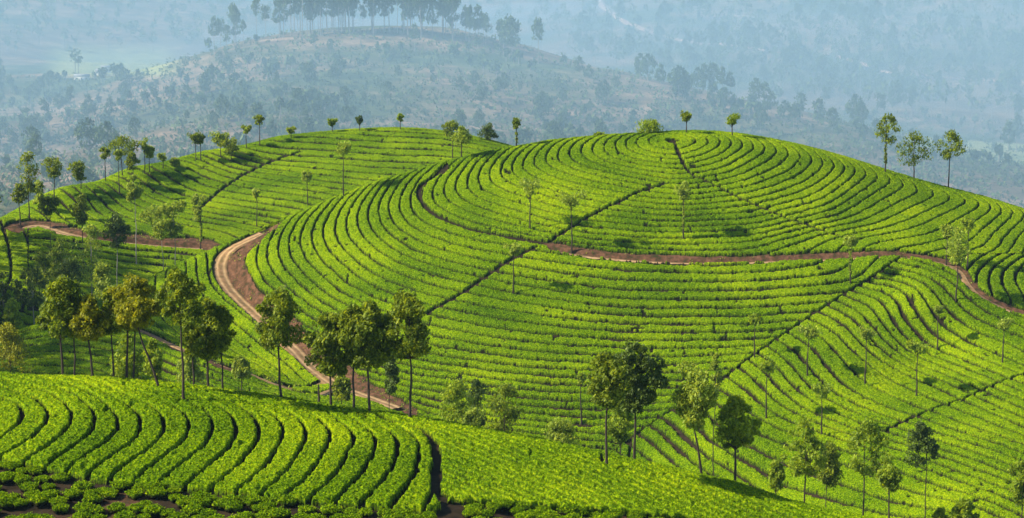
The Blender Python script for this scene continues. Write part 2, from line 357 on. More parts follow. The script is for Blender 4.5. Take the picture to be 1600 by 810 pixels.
def plain(name,cols,noise,rough=.9,stretch=None,spec=.2):
    m,n=newmat(name);L=n.links.new;tc=N(n,'ShaderNodeTexCoord');nz=N(n,'ShaderNodeTexNoise',Scale=noise);nz.inputs['Detail'].default_value=5
    if stretch:
        mp=N(n,'ShaderNodeMapping');mp.inputs['Scale'].default_value=stretch;L(tc.outputs['Object'],mp.inputs[0]);L(mp.outputs[0],nz.inputs['Vector'])
    else:L(tc.outputs['Object'],nz.inputs['Vector'])
    k=len(cols);r=ramp(n,nz.outputs[0],[(.3+.4*i/(k-1),c) for i,c in enumerate(cols)])
    p=N(n,'ShaderNodeBsdfPrincipled',Roughness=rough);p.inputs['Specular IOR Level'].default_value=spec
    L(r.outputs[0],p.inputs['Base Color']);o=N(n,'ShaderNodeOutputMaterial');L(p.outputs[0],o.inputs[0]);return m
M_TEA=stem_shade(leafmat('tea_leaves',[(.018,.052,.0005),(.088,.185,.0005),(.21,.33,.001),(.44,.52,.002)],5.0,trans=.24,big=.07,spec=.03,rough=.8))
M_OAK=leafmat('silver_oak_leaves',[(.035,.062,.006),(.10,.155,.010),(.21,.28,.014),(.38,.44,.025)],.5,trans=.42,island=True)
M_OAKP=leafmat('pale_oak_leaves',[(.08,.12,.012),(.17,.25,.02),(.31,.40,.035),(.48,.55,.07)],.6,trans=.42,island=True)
M_GOLD=leafmat('golden_oak_leaves',[(.05,.065,.004),(.15,.18,.007),(.31,.33,.010),(.50,.48,.015)],.5,trans=.42,island=True)
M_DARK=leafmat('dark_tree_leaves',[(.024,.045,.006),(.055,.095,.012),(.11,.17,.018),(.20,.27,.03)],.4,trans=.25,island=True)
M_FRESH=leafmat('fresh_green_leaves',[(.07,.12,.008),(.16,.25,.012),(.29,.39,.02),(.42,.50,.04)],.6,trans=.45,island=True)
M_EUC=leafmat('eucalyptus_leaves',[(.028,.050,.018),(.058,.095,.028),(.10,.155,.04),(.18,.24,.06)],.08,trans=.2,island=True)
M_BARK=plain('dark_bark',[(.030,.022,.018),(.075,.055,.042)],3,stretch=(4,4,.6))
M_BARKP=plain('pale_bark',[(.20,.18,.16),(.42,.38,.34)],1.2,stretch=(3,3,.5))
# ---------------------------------------------------------------- mid-ground terrain and soil sheet
fit,Z=grids()
FI=fields(Z)
TH=.68                                  # height of the clipped tea
gxs=np.arange(GX0,GX1+GS/2,GS);gys=np.arange(GY0,GY1+GS/2,GS);XXg,YYg=np.meshgrid(gxs,gys)
print('fields',time.time()-T0)
def at(px,py):
    X,Y=hit(Z,np.array([float(px)]),np.array([float(py)]),step=.4);return float(X[0]),float(Y[0])
def gz(X,Y): return float(samp(Z,np.array([float(X)]),np.array([float(Y)]))[0])-TH
def smoothline(P,n=3):
    P=np.asarray(P)
    for _ in range(n):
        Q=np.repeat(P,2,0)[:-1].copy();Q[1:-1:2]=(P[:-1]*.5+P[1:]*.5) if False else Q[1:-1:2]
        a=P[:-1]*.75+P[1:]*.25;b=P[:-1]*.25+P[1:]*.75;Q=np.empty((2*len(a),2));Q[0::2]=a;Q[1::2]=b
        P=np.vstack([P[:1],Q,P[-1:]])
    return P
def plan(L,n=2): return smoothline(unproj(Z,densify(L,30) if len(L)<40 else L),n)
def linedist(X,Y,P,R):
    """distance to polyline P (inf beyond R), signed side, and arc index of the closest point"""
    D=np.full(X.shape,1e9);SG=np.zeros(X.shape);K=np.zeros(X.shape)
    for i in range(len(P)-1):
        a,b=P[i],P[i+1];m=(X>min(a[0],b[0])-R)&(X<max(a[0],b[0])+R)&(Y>min(a[1],b[1])-R)&(Y<max(a[1],b[1])+R)
        if not m.any():continue
        x=X[m];y=Y[m];d=b-a;L2=float(d@d)+1e-9
        t=np.clip(((x-a[0])*d[0]+(y-a[1])*d[1])/L2,0,1);qx=x-a[0]-t*d[0];qy=y-a[1]-t*d[1];dd=np.hypot(qx,qy)
        cr=np.sign(d[0]*qy-d[1]*qx);old=D[m];w=dd<old
        D[m]=np.where(w,dd,old);SG[m]=np.where(w,cr,SG[m]);K[m]=np.where(w,i+t,K[m])
    return D,SG,K
ROADS=[]
for nm,L,w,bw,sl in (('main',R_MAIN,.65,1.0,2.0),('left',R_LEFT,1.40,2.5,1.3),('low',R_LOW,.5,2.8,1.3),('far',R_FAR,1.8,3.4,1.3)):
    Pu=unproj(Z,densify(L,30));ylo,yhi={'main':(330,420),'left':(296,402),'low':(300,400),'far':(420,480)}[nm];Pu=Pu[(Pu[:,1]>ylo)&(Pu[:,1]<yhi)];P=smoothline(Pu,2);zc=samp(Z,P[:,0],P[:,1]);
    gxv=samp(Z,P[:,0]+1,P[:,1])-samp(Z,P[:,0]-1,P[:,1]);gyv=samp(Z,P[:,0],P[:,1]+1)-samp(Z,P[:,0],P[:,1]-1)
    d=np.gradient(P,axis=0);up=np.sign(d[:,0]*gyv-d[:,1]*gxv);up=1. if np.mean(up)>0 else -1.
    nrm=np.stack([-d[:,1],d[:,0]],1)*up;nrm/=np.linalg.norm(nrm,axis=1)[:,None]+1e-9
    zr=samp(Z,P[:,0]-nrm[:,0]*w,P[:,1]-nrm[:,1]*w)-TH
    zr=np.convolve(np.pad(zr,4,'edge'),np.ones(9)/9,'valid')
    ROADS.append((nm,P,w,bw,sl,up,zr))
def roadinfo(X,Y):
    """per point: cut distance to the nearest road corridor, carved height, road mask, bank mask"""
    cut=np.full(X.shape,1e9);zmod=np.full(X.shape,1e9);rm=np.zeros(X.shape);bm=np.zeros(X.shape);tr=np.zeros(X.shape)
    for nm,P,w,bw,sl,up,zr in ROADS:
        D,SG,K=linedist(X,Y,P,9.);m=D<8.9
        s=D*SG*up;zz=np.interp(K,np.arange(len(zr)),zr)
        bwn=bw*(1+.35*vn(X,Y,5.))
        zz2=zz+np.maximum(0,s-w)*sl+.25*vn(X,Y,1.3)*np.clip(s-w,0,1)
        zz2=np.where(s<-w-.3,1e9,zz2)
        zmod=np.where(m,np.minimum(zmod,zz2),zmod)
        c=np.maximum(-s-w-.15,s-w-bwn);cut=np.where(m,np.minimum(cut,c),cut)
        rm=np.where(m,np.maximum(rm,1-sstep(w-.15,w+.25,np.abs(s))),rm)
        bm=np.where(m,np.maximum(bm,(s>0)*(1-sstep(bwn+w+.1,bwn+w+.8,s))),bm)
        tr=np.where(m,np.maximum(tr,np.exp(-((np.abs(s)-.75)/.33)**2)*(np.abs(s)<w)),tr)
    return cut,zmod,rm,bm,tr
gs=.5
sx=np.arange(-186,186.1,gs);sy=np.arange(112,655,gs);SX,SY=np.meshgrid(sx,sy)
SZ=samp(Z,SX,SY)-TH
cut,zmod,rm,bm,tr=roadinfo(SX,SY)
RG=region(SX,SY,SZ+TH)
SZ=np.minimum(SZ,zmod)+(.04*vn(SX,SY,.9)+.10*vn(SX,SY,2.7))*(1-rm)-.05*rm
keep=(np.abs(SX)<.36*SY+22)
nxs=len(sx);idx=np.arange(SX.size).reshape(SX.shape)
q=np.stack([idx[:-1,:-1],idx[:-1,1:],idx[1:,1:],idx[1:,:-1]],-1);kf=keep[:-1,:-1]&keep[1:,1:]&keep[:-1,1:]&keep[1:,:-1]
rf=(rm[:-1,:-1]>5)&kf
def sub(V,Fq,extra=()):
    u,inv=np.unique(Fq,return_inverse=True);return V[u],inv.reshape(Fq.shape),[e[u] for e in extra]
VV=np.stack([SX.ravel(),SY.ravel(),SZ.ravel()],1)
# soil material
m,n=newmat('plantation_soil');L=n.links.new
tc=N(n,'ShaderNodeTexCoord');nz=N(n,'ShaderNodeTexNoise',Scale=.9);nz.inputs['Detail'].default_value=6;nz.inputs['Roughness'].default_value=.7;L(tc.outputs['Object'],nz.inputs['Vector'])
ns=N(n,'ShaderNodeTexNoise',Scale=.16);ns.inputs['Detail'].default_value=4;L(tc.outputs['Object'],ns.inputs['Vector'])
soil=ramp(n,nz.outputs[0],[(.35,(.014,.011,.006)),(.65,(.040,.026,.014))])
red=ramp(n,nz.outputs[0],[(.36,(.035,.040,.012)),(.47,(.085,.045,.024)),(.70,(.20,.098,.055))])
grs=ramp(n,nz.outputs[0],[(.3,(.035,.055,.012)),(.55,(.075,.11,.02)),(.75,(.16,.15,.05))])
dry=ramp(n,nz.outputs[0],[(.35,(.15,.11,.03)),(.5,(.28,.19,.075)),(.7,(.36,.20,.12))])
def amix(a,b,name):
    at_=N(n,'ShaderNodeAttribute',attribute_name=name);x=N(n,'ShaderNodeMix',data_type='RGBA');L(at_.outputs['Fac'],x.inputs[0]);L(a,x.inputs[6]);L(b,x.inputs[7]);return x.outputs[2]
c=amix(soil.outputs[0],grs.outputs[0],'grassy');c=amix(c,dry.outputs[0],'dry');c=amix(c,red.outputs[0],'bank')
p=N(n,'ShaderNodeBsdfPrincipled',Roughness=.95);p.inputs['Specular IOR Level'].default_value=.1;L(c,p.inputs['Base Color'])
o=N(n,'ShaderNodeOutputMaterial');L(p.outputs[0],o.inputs[0]);M_SOIL=m
m,n=newmat('dirt_track');L=n.links.new
tc=N(n,'ShaderNodeTexCoord');nz=N(n,'ShaderNodeTexNoise',Scale=1.1);nz.inputs['Detail'].default_value=6;L(tc.outputs['Object'],nz.inputs['Vector'])
a_=ramp(n,nz.outputs[0],[(.35,(.13,.09,.03)),(.6,(.27,.15,.065))]);b_=ramp(n,nz.outputs[0],[(.3,(.34,.20,.085)),(.7,(.52,.35,.17))])
c=amix(a_.outputs[0],b_.outputs[0],'rut')
p=N(n,'ShaderNodeBsdfPrincipled',Roughness=.95);L(c,p.inputs['Base Color']);o=N(n,'ShaderNodeOutputMaterial');L(p.outputs[0],o.inputs[0]);M_ROAD=m
ppx,ppy=proj(SX,SY,SZ)
grassy=(RG==0).astype(float)*sstep(180,200,SY)
dryz=((ppx>430)&(ppx<720)&(ppy>575)&(SY>296)&(SY<352)).astype(float)*(RG==0)
redk=((RG==11)*np.clip(-.1+1.3*vn(SX,SY,5.),0,1)*.9)
bmx=np.maximum(bm,redk)
v,f,(g_,d_,b2,t_)=sub(VV,q[kf&~rf],(grassy.ravel(),dryz.ravel(),bmx.ravel(),tr.ravel()))
me=mesh('plantation_ground',v,f,M_SOIL,True);attr(me,'grassy',g_);attr(me,'dry',d_);attr(me,'bank',b2)
tag(obj('plantation_ground',me),kind='structure')
for nm,P,w,bw,sl,up,zr in ROADS:
    dl=np.r_[0,np.cumsum(np.hypot(*np.diff(P,axis=0).T))];tt=np.arange(0,dl[-1],.6);pi_=np.stack([np.interp(tt,dl,P[:,0]),np.interp(tt,dl,P[:,1])],1);zi=np.interp(tt,dl,zr)
    d=np.gradient(pi_,axis=0);d=np.stack([np.convolve(np.pad(d[:,k],3,'edge'),np.ones(7)/7,'valid') for k in (0,1)],1);nn=np.stack([-d[:,1],d[:,0]],1);nn/=np.linalg.norm(nn,axis=1)[:,None]+1e-9
    of=np.linspace(-w-.25,w+.3,25);X=pi_[:,:1]+nn[:,:1]*of;Y=pi_[:,1:]+nn[:,1:]*of
    rut=np.exp(-((np.abs(of)-.72-.0)/.30)**2)[None]*(1+.3*vn(X,Y,2.)) ;edge=sstep(w-.05,w+.28,np.abs(of))[None]
    zz=zi[:,None]+.09-.07*rut-.30*edge+.03*vn(X,Y,.5)+.04*vn(X,Y,1.6)
    i=np.arange(X.size).reshape(X.shape);f=np.stack([i[:-1,:-1],i[:-1,1:],i[1:,1:],i[1:,:-1]],-1).reshape(-1,4)
    me=mesh('dirt_road',np.stack([X,Y,zz],-1).reshape(-1,3),f,M_ROAD,True);attr(me,'rut',rut.ravel());tag(obj('dirt_road',me),kind='structure')
print('soil',time.time()-T0)
# ---------------------------------------------------------------- tea rows
SIDX={'dome':.5,'lower':.5,'spur':.5}
FIELDG={k:tps_eval(FI[k],XXg,YYg) for k in GUIDES}
PL_FOOT=plan(FOOT);PL_D=plan(LINE_D);PL_F=plan(FPATH);PL_K=plan([p for p in KLINE if p[0]>-100 and p[0]<1150]);PL_DR=[plan(d) for d in DRAINS]
def leafcards(P,size,rng,flat=.5):
    n=len(P)
    th=rng.rand(n)*6.283;tl=rng.randn(n)*flat;tl2=rng.randn(n)*flat
    a=np.stack([np.cos(th),np.sin(th),tl],1);b=np.stack([-np.sin(th),np.cos(th),tl2],1)
    s=size*(.6+.8*rng.rand(n))[:,None]
    a=a*s*.5;b=b*s*.32
    V=np.stack([P-a-b*.2,P-b,P+a,P+b],1).reshape(-1,3)
    return V,np.arange(4*n).reshape(n,4)
def ordn(k):
    return '%d%s'%(k,'th' if 10<=k%100<=20 else {1:'st',2:'nd',3:'rd'}.get(k%10,'th'))
def rowlabel(reg,k,k0,k1):
    j=k-k0+1
    T={1:('tea hedge on the big dome above its road, %s ring from the summit','tea rings round the top of the big hill'),
    2:('tea hedge on the big hill front below path and road, %s row down','tea rows on the front of the big hill'),
    3:('tea hedge on the right-hand spur below the diagonal drain, %s from its top','tea rows on the right-hand spur'),
    4:('tea hedge on the small right-edge knoll, %s row from its left','tea rows on the small knoll at the right'),
    5:('sunlit tea hedge on the strip outside the sandy road, %s row out','tea rows outside the sandy road'),
    6:('tea hedge on the farther left hill, %s row down from its crest','tea rows on the farther left hill'),
    7:('shaded tea hedge below the far red road, %s row down from that road','shaded tea rows below the far road'),
    8:('shaded tea hedge in the left hollow below the dirt track, %s row down','shaded tea rows in the left hollow'),
    9:('broad bow-shaped tea hedge on the nearest slope, %s bow from the left edge','bow-shaped tea rows on the nearest slope'),
    10:('low dense tea strip right of the near footpath, %s strip from the top','fine tea rows of the near right slope')}[reg]
    return T[0]%ordn(j),T[1]
CRUMB=[]
def pieces(q):
    """connected stretches of a row, left to right; crumbs stay with the longest"""
    u,inv=np.unique(q,return_inverse=True);inv=inv.reshape(-1,4);lab=np.arange(len(u))
    for _ in range(400):
        m=lab[inv].min(1);new=lab.copy()
        for c in range(4):np.minimum.at(new,inv[:,c],m)
        for _k in range(4):new=new[new]
        if (new==lab).all():break
        lab=new
    fl=lab[inv[:,0]];w,n_=np.unique(fl,return_counts=True);big=w[n_>max(.09*len(q),260)]
    if len(big)<1:return [q]
    CRUMB.append(q[~np.isin(fl,big)]);return [q[fl==b] for b in big]
def canopy(y0,y1,dy,a0,a1,da,regs,cards,csize,seed,gw,rag,hn):
    ys=np.arange(y0,y1,dy);aa=np.arange(a0,a1,da);A,Y=np.meshgrid(aa,ys);rng=np.random.RandomState(seed)
    Y=Y+(rng.rand(*Y.shape)-.5)*dy*.5;X=(A+(rng.rand(*A.shape)-.5)*da*.5)*Y
    zt=samp(Z,X,Y);R=region(X,Y,zt)
    u=np.zeros(X.shape);D=np.full(X.shape,9.)
    for r in regs:
        k=RF[r];U=FIELDG[k];mm=R==r
        if not mm.any():continue
        x=X[mm];y=Y[mm];uu=samp(U,x,y);gg=np.hypot(samp(U,x+.5,y)-samp(U,x-.5,y),samp(U,x,y+.5)-samp(U,x,y-.5))
        wob=.16*vn(x,y,1.7,1)+.10*vn(x,y,.7,2)+.22*vn(x,y,6.,8)
        fr=uu-np.round(uu);u[mm]=uu;gxn=np.abs(samp(U,x+.5,y)-samp(U,x-.5,y))/np.maximum(gg,1e-3);D[mm]=np.abs(fr/np.maximum(gg,.15)+wob*.5)-gw[r]*.5*(1-(.72 if r in (1,2,5,6,7) else 0)*gxn)*(1+.5*vn(x,y,3.3,4))
    cut,zm,_,_,_=roadinfo(X,Y);D=np.minimum(D,cut)
    for P,w in [(PL_FOOT,.42),(PL_D,.13),(PL_F,.38),(PL_K,.12)]+[(d,.36) for d in PL_DR[:3]]+[(PL_DR[3],.24)]+[(PL_DR[4],.5)]:
        d,_,_=linedist(X,Y,P,2.);D=np.minimum(D,d-w*(1+.4*vn(X,Y,1.5,6)))
    D=D+(rag if seed!=13 else .05)*(vn(X,Y,.45,3)*.6+vn(X,Y,.22,5)*.4)
    # short gaps between neighbouring bushes along the rows
    gap=vn(X,Y,1.15,9);prof=sstep(0,.15,D)
    prof=prof*(1-.45*sstep(.72,.95,vn(X,Y,1.0,11)))
    prof=prof*(1-sstep(.84,.93,vn(X,Y,2.3,14)*.75+.25*vn(X,Y,.6,15)))
    h=TH*prof+prof*hn*(.06*vn(X,Y,1.2,7)+.075*vn(X,Y,.42,8)+.05*vn(X,Y,.2,10)+.04*rng.randn(*X.shape))
    h=np.where(D<.08,h-.12*(1-sstep(0,.1,D)),h)
    ok=np.isin(R,regs)
    lo=.50 if seed==11 else (.70 if seed==12 else .78);leafy=sstep(lo,lo+.16,h/TH).ravel()  # leafy drops down the hedge sides: stem colour plus painted groove shade
    V=np.stack([X,Y,zt-TH-.04+h],-1).reshape(-1,3)
    id_=np.arange(X.size).reshape(X.shape);Q=np.stack([id_[:-1,:-1],id_[:-1,1:],id_[1:,1:],id_[1:,:-1]],-1)
    pm=np.maximum.reduce([prof[:-1,:-1],prof[1:,1:],prof[:-1,1:],prof[1:,:-1]])
    row=np.floor(u).astype(int);same=(R[:-1,:-1]==R[1:,1:])&(R[:-1,1:]==R[1:,:-1])&(R[:-1,:-1]==R[1:,:-1])&ok[:-1,:-1]
    key=np.where(R[:-1,:-1]==10,10000,R[:-1,:-1].astype(int)*1000+row[:-1,:-1]+200)
    kf=same&(pm>.03);Q=Q[kf];key=key[kf];o_=np.argsort(key,kind='stable');Q=Q[o_];key=key[o_]
    uk,st=np.unique(key,return_index=True);st=list(st)+[len(key)]
    pf=prof.ravel();CRUMB.clear()
    for r in regs:
        ks=[(k,st[i],st[i+1]) for i,k in enumerate(uk) if k//1000==r and st[i+1]-st[i]>250]
        if not ks:continue
        k0=ks[0][0];k1=ks[-1][0]
        for k,a,b in ks:
            lb,gr=rowlabel(r,k,k0,k1)
            if r==10:
                vs,inv=np.unique(Q[a:b],return_inverse=True);v=V[vs];f=inv.reshape(-1,4);c=(rng.rand(len(vs))<cards)&(pf[vs]>.5);cv,cf=leafcards(v[c]+[0,0,.03],csize,rng)
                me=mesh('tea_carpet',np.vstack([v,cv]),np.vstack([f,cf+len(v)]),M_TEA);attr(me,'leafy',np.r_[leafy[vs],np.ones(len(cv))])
                tag(obj('tea_carpet',me),'dense even tea cover on the near slope right of the footpath','tea cover',kind='stuff');continue
            pcs=sorted(pieces(Q[a:b]),key=lambda g:V[g[:,0],0].mean())
            for pi,qq in enumerate(pcs):
                vs,inv=np.unique(qq,return_inverse=True);v=V[vs];f=inv.reshape(-1,4)
                c=(rng.rand(len(vs))<cards)&(pf[vs]>.5)
                cv,cf=leafcards(v[c]+[0,0,.03],csize,rng)
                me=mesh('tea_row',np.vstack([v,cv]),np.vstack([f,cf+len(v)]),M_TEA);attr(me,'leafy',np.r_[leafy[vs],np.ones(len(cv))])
                l2=lb if len(pcs)==1 else lb+(', left part',', right part')[pi] if len(pcs)==2 else lb+', part %d'%(pi+1) if len(pcs)>3 else lb+(', left part',', middle part',', right part')[pi]
                tag(obj('tea_row',me),l2,'tea hedge',gr)
    if CRUMB:
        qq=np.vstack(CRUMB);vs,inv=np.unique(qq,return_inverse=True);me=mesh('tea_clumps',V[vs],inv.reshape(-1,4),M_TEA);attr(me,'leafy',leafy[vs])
        tag(obj('tea_clumps',me),'stray clumps of tea left between gaps in the rows','tea clumps',kind='stuff')
GW={1:.50,2:.64,3:.64,4:.36,5:.42,6:1.7,7:1.4,8:.9,9:.24,10:.34}
canopy(139,189,.115,-.33,.35,.00048,[9,10],.6,.10,11,GW,.16,1.0)
print('fore',time.time()-T0)
canopy(268,478,.19,-.31,.36,.00050,[1,2,3,4,5,8],.25,.20,12,GW,.14,1.0)
print('main',time.time()-T0)
canopy(384,602,.23,-.31,.09,.00055,[6,7],.18,.26,13,GW,.14,.7)
print('tea',time.time()-T0)
# ---------------------------------------------------------------- single bushes at the foot of the near slope
def bushmesh(seed):
    rng=np.random.RandomState(seed);nu,nv=26,12;rx=.72;
    th=np.linspace(0,2*np.pi,nu,endpoint=False);ph=np.linspace(-.35,1.0,nv)*np.pi/2
    T,Pp=np.meshgrid(th,ph);r=1+.16*np.sin(3*T+rng.rand()*6)+.10*np.sin(5*T+rng.rand()*6)+.08*rng.randn(*T.shape)
    x=rx*np.cos(Pp)**.6*np.cos(T)*r;y=rx*np.cos(Pp)**.6*np.sin(T)*r;z=.34+.34*np.sign(np.sin(Pp))*np.abs(np.sin(Pp))**.6+.05*rng.randn(*T.shape)
    V=np.stack([x,y,z],-1).reshape(-1,3);i=np.arange(nu*nv).reshape(nv,nu);j=np.roll(i,-1,1)
    Fq=np.stack([i[:-1],j[:-1],j[1:],i[1:]],-1).reshape(-1,4)
    c=rng.randint(nu*4,len(V),900);P=V[c]*(1+.10*rng.rand(900,1))+rng.randn(900,3)*[.07,.07,.05]
    cv,cf=leafcards(P,.15,rng,.6)
    leaves=mesh('foliage',np.vstack([V,cv]),np.vstack([Fq,cf+len(V)]),M_TEA);attr(leaves,'leafy',np.r_[sstep(.30,.52,V[:,2]),sstep(.30,.52,cv[:,2])])  # lower bush takes the same stem colour and painted shade
    stems=[tubes([((rng.randn()*.04,rng.randn()*.04,-.12),(rng.randn()*.15,rng.randn()*.15,.2),(rng.randn()*.3,rng.randn()*.3,.5)) for _ in range(5)],[.03,.022,.012],5)]
    return leaves,stems[0]
def tubes(lines,rad,k=6,mat=None,name='stems'):
    Vs=[];Fs=[];o=0
    for li,P in enumerate(lines):
        P=np.array(P,float);n=len(P);R=rad[li] if isinstance(rad[0],(list,tuple,np.ndarray)) else rad
        d=np.gradient(P,axis=0);d/=np.linalg.norm(d,axis=1)[:,None]+1e-9
        up=np.array([0,0,1.]) if abs(d[0][2])<.9 else np.array([1.,0,0])
        a=np.cross(d,up);a/=np.linalg.norm(a,axis=1)[:,None]+1e-9;b=np.cross(d,a)
        t=np.linspace(0,2*np.pi,k,endpoint=False)
        ring=P[:,None]+(np.cos(t)[None,:,None]*a[:,None]+np.sin(t)[None,:,None]*b[:,None])*np.array(R)[:,None,None]
        Vs.append(ring.reshape(-1,3));i=np.arange(n*k).reshape(n,k)+o;j=np.roll(i,-1,1)
        Fs.append(np.stack([i[:-1],j[:-1],j[1:],i[1:]],-1).reshape(-1,4));o+=n*k
    return mesh(name,np.vstack(Vs),np.vstack(Fs),mat or M_BARK,True)
BM=[bushmesh(50+i) for i in range(7)]
kb=[];rng=np.random.RandomState(5)
row=0
for yy in np.arange(139.5,163,1.55):
    row+=1
    for xx in np.arange(-44,34,1.45):
        X=xx+rng.randn()*.22+(.7 if row%2 else 0);Y=yy+rng.randn()*.25+.9*math.sin(xx*.12)
        zt=gz(X,Y)+TH;r=int(region(np.array([X]),np.array([Y]),np.array([zt]))[0])
        if r!=11:continue
        d=float(linedist(np.array([X]),np.array([Y]),PL_F,3.)[0][0])
        if d<1.1:continue
        px_,py_=proj(X,Y,zt)
        if px_<-25 or px_>1290 or py_>826:continue
        if rng.rand()<(.22 if px_<250 and py_>745 else .05):continue
        kb.append((X,Y,zt-TH,row,px_,py_))
print('bushes',len(kb))
LOOK=['broad','ragged','round','low','lopsided','full','small']
cnt={}
for i,(X,Y,z,rw,px_,py_) in enumerate(kb):
    v=rng.randint(7);e=bpy.data.objects.new('tea_bush',None);COL.objects.link(e);e.location=(X,Y,z-.05)
    s=.68+.34*rng.rand();e.scale=(s,s,s*(.85+.3*rng.rand()));e.rotation_euler=(0,0,rng.rand()*6.28)
    cnt[rw]=cnt.get(rw,0)+1
    side='left of the near footpath' if px_<690 else 'right of the near footpath'
    tag(e,'%s tea bush by the bottom edge, %s planting line up, %s bush from the left'%(LOOK[v],ordn(rw),ordn(cnt[rw])),'tea bush','separate tea bushes along the bottom of the near slope')
    a,b=BM[v];obj('foliage',a,e);obj('stems',b,e)
# ---------------------------------------------------------------- trees
def crownpts(rng,h,cb,rx,kind):
    """cluster centres of the crown, between heights cb and h"""
    n={'oak':64,'tuft':15,'column':44,'bushy':56,'fan':40,'sparse':20,'euc':26}[kind];C=[]
    if kind=='tuft':
        for i in range(n):
            t=rng.rand();a=rng.rand()*6.28;r=rx*(.15+.95*rng.rand())*(.35+.65*t);C.append((math.cos(a)*r,math.sin(a)*r,cb+(h-cb)*(.35+.6*t)))
        return C
    lob=rng.rand(3)*6.28
    for i in range(n):
        z=rng.rand();a=rng.rand()*6.28
        pr={'oak':math.sin(math.pi*(.10+.82*z)**.85),'column':.8*math.sin(math.pi*(.08+.85*z)),'bushy':math.cos(z*1.35)**.7,'fan':.35+.75*z if z<.8 else .8,
            'sparse':.5+.5*z,'euc':math.sin(math.pi*(.2+.75*z))}[kind]
        pr=abs(pr)*(1+.22*math.sin(2*a+lob[0])+.16*math.sin(5*z+lob[1]))
        r=rx*pr*rng.rand()**.45
        C.append((math.cos(a)*r,math.sin(a)*r,cb+(h-cb)*(.04+.92*z)))
    return C
def treemesh(seed,h,cb,w,kind,lsize,nleaf,lmat,bmat,tr,lean=(0,0),lean_c=(0,0),shag=0):
    rng=np.random.RandomState(seed);rx=w/2
    C=crownpts(rng,h,cb,rx*.86,kind)
    C=np.array(C);C[:,0]+=lean[0]+lean_c[0]*(C[:,2]-cb)/(h-cb);C[:,1]+=lean[1]
    # trunk with a slight bend, then limbs out to the leaf clusters
    top=h*.9 if kind!='fan' else h*.75
    zs=np.linspace(-.4,top,9);bx=np.cumsum(rng.randn(9))*.018*h*.3;by=np.cumsum(rng.randn(9))*.018*h*.3
    f=np.clip(zs/cb,0,1.0) if cb>0 else zs*0
    P=np.stack([bx+lean[0]*np.clip(zs/max(cb,.1),0,1.15),by+lean[1]*np.clip(zs/max(cb,.1),0,1.15),zs],1)
    P[0,:2]=P[1,:2]*.5
    rad=tr*(1-.78*(zs-zs[0])/(top-zs[0]));rad[0]*=1.35
    lines=[P];rads=[rad]
    for c in C[rng.permutation(len(C))[:min(len(C),14 if kind!='tuft' else 8)]]:
        z0=min(cb*.96+rng.rand()*max(.2,(c[2]-cb)*.7),top*.95);p0=np.array([np.interp(z0,zs,P[:,0]),np.interp(z0,zs,P[:,1]),z0])
        mid=(p0+c)/2+[0,0,-.05*h*rng.rand()];lines.append(np.array([p0,mid,c]));r0=float(np.interp(z0,zs,rad))*.5;rads.append(np.array([r0,r0*.6,r0*.2]))
    Pt=[]
    per=max(6,nleaf//len(C))
    for c in C:
        cr={'oak':.23*rx,'tuft':.30*rx+.10,'column':.34*rx,'bushy':.30*rx,'fan':.26*rx,'sparse':.28*rx,'euc':.075*h}[kind]*(.55+.8*rng.rand())
        k=int(per*(.35+1.3*rng.rand()));d=rng.randn(k,3);d/=np.linalg.norm(d,axis=1)[:,None];d[:,2]=np.where(d[:,2]<0,d[:,2]*.55,d[:,2]);
        Pt.append(c+d*cr*(.55+.45*rng.rand(k,1)**.5)+rng.randn(k,3)*cr*.13)
    if shag:
        k=int(nleaf*.18*shag);z=cb*(.35+.65*rng.rand(k));a=rng.rand(k)*6.28;r=.12+.22*rng.rand(k);Pt.append(np.stack([np.interp(z,zs,P[:,0])+np.cos(a)*r,np.interp(z,zs,P[:,1])+np.sin(a)*r,z],1))
    Pt=np.vstack(Pt)
    V,Fq=leafcards(Pt,lsize,rng,.8)
    return tubes(lines,rads,7,bmat,'trunk'),mesh('crown',V,Fq,lmat)
def plant(base,hgt,w,kind,lmat,label,seed,cbf=.5,bmat=None,nleaf=None,lsize=None,tr=None,lean=0,lean_c=0,shag=0,group=None,name='silver_oak',cat='tree'):
    """base: (X,Y,z); sizes in metres"""
    e=bpy.data.objects.new(name,None);COL.objects.link(e);e.location=base
    t,c=treemesh(seed,hgt,hgt*cbf,w,kind,lsize or .3,nleaf or 2500,lmat,bmat or M_BARK,tr or hgt*.014,(lean,0),(lean_c,0),shag)
    obj('trunk',t,e);obj('crown',c,e);tag(e,label,cat,group);return e
def onground(px,py,Y=None,near=False):
    if Y is None:
        X,Y=at(px,py)
        if 583<py<760:
            while Y>200 and near:py+=1.5;X,Y=at(px,py)
        Y+=(1.3 if px<1000 else 3.4) if Y<200 else 0
        if math.isnan(Y):raise ValueError((px,py))
        Y+=.5
    a,_=ray(px,py);X=float(a)*Y;return (X,Y,gz(X,Y)),Y
MATS=dict(o=M_OAK,p=M_OAKP,g=M_GOLD,d=M_DARK,f=M_FRESH)
G1='silver oaks along the crest of the near slope'
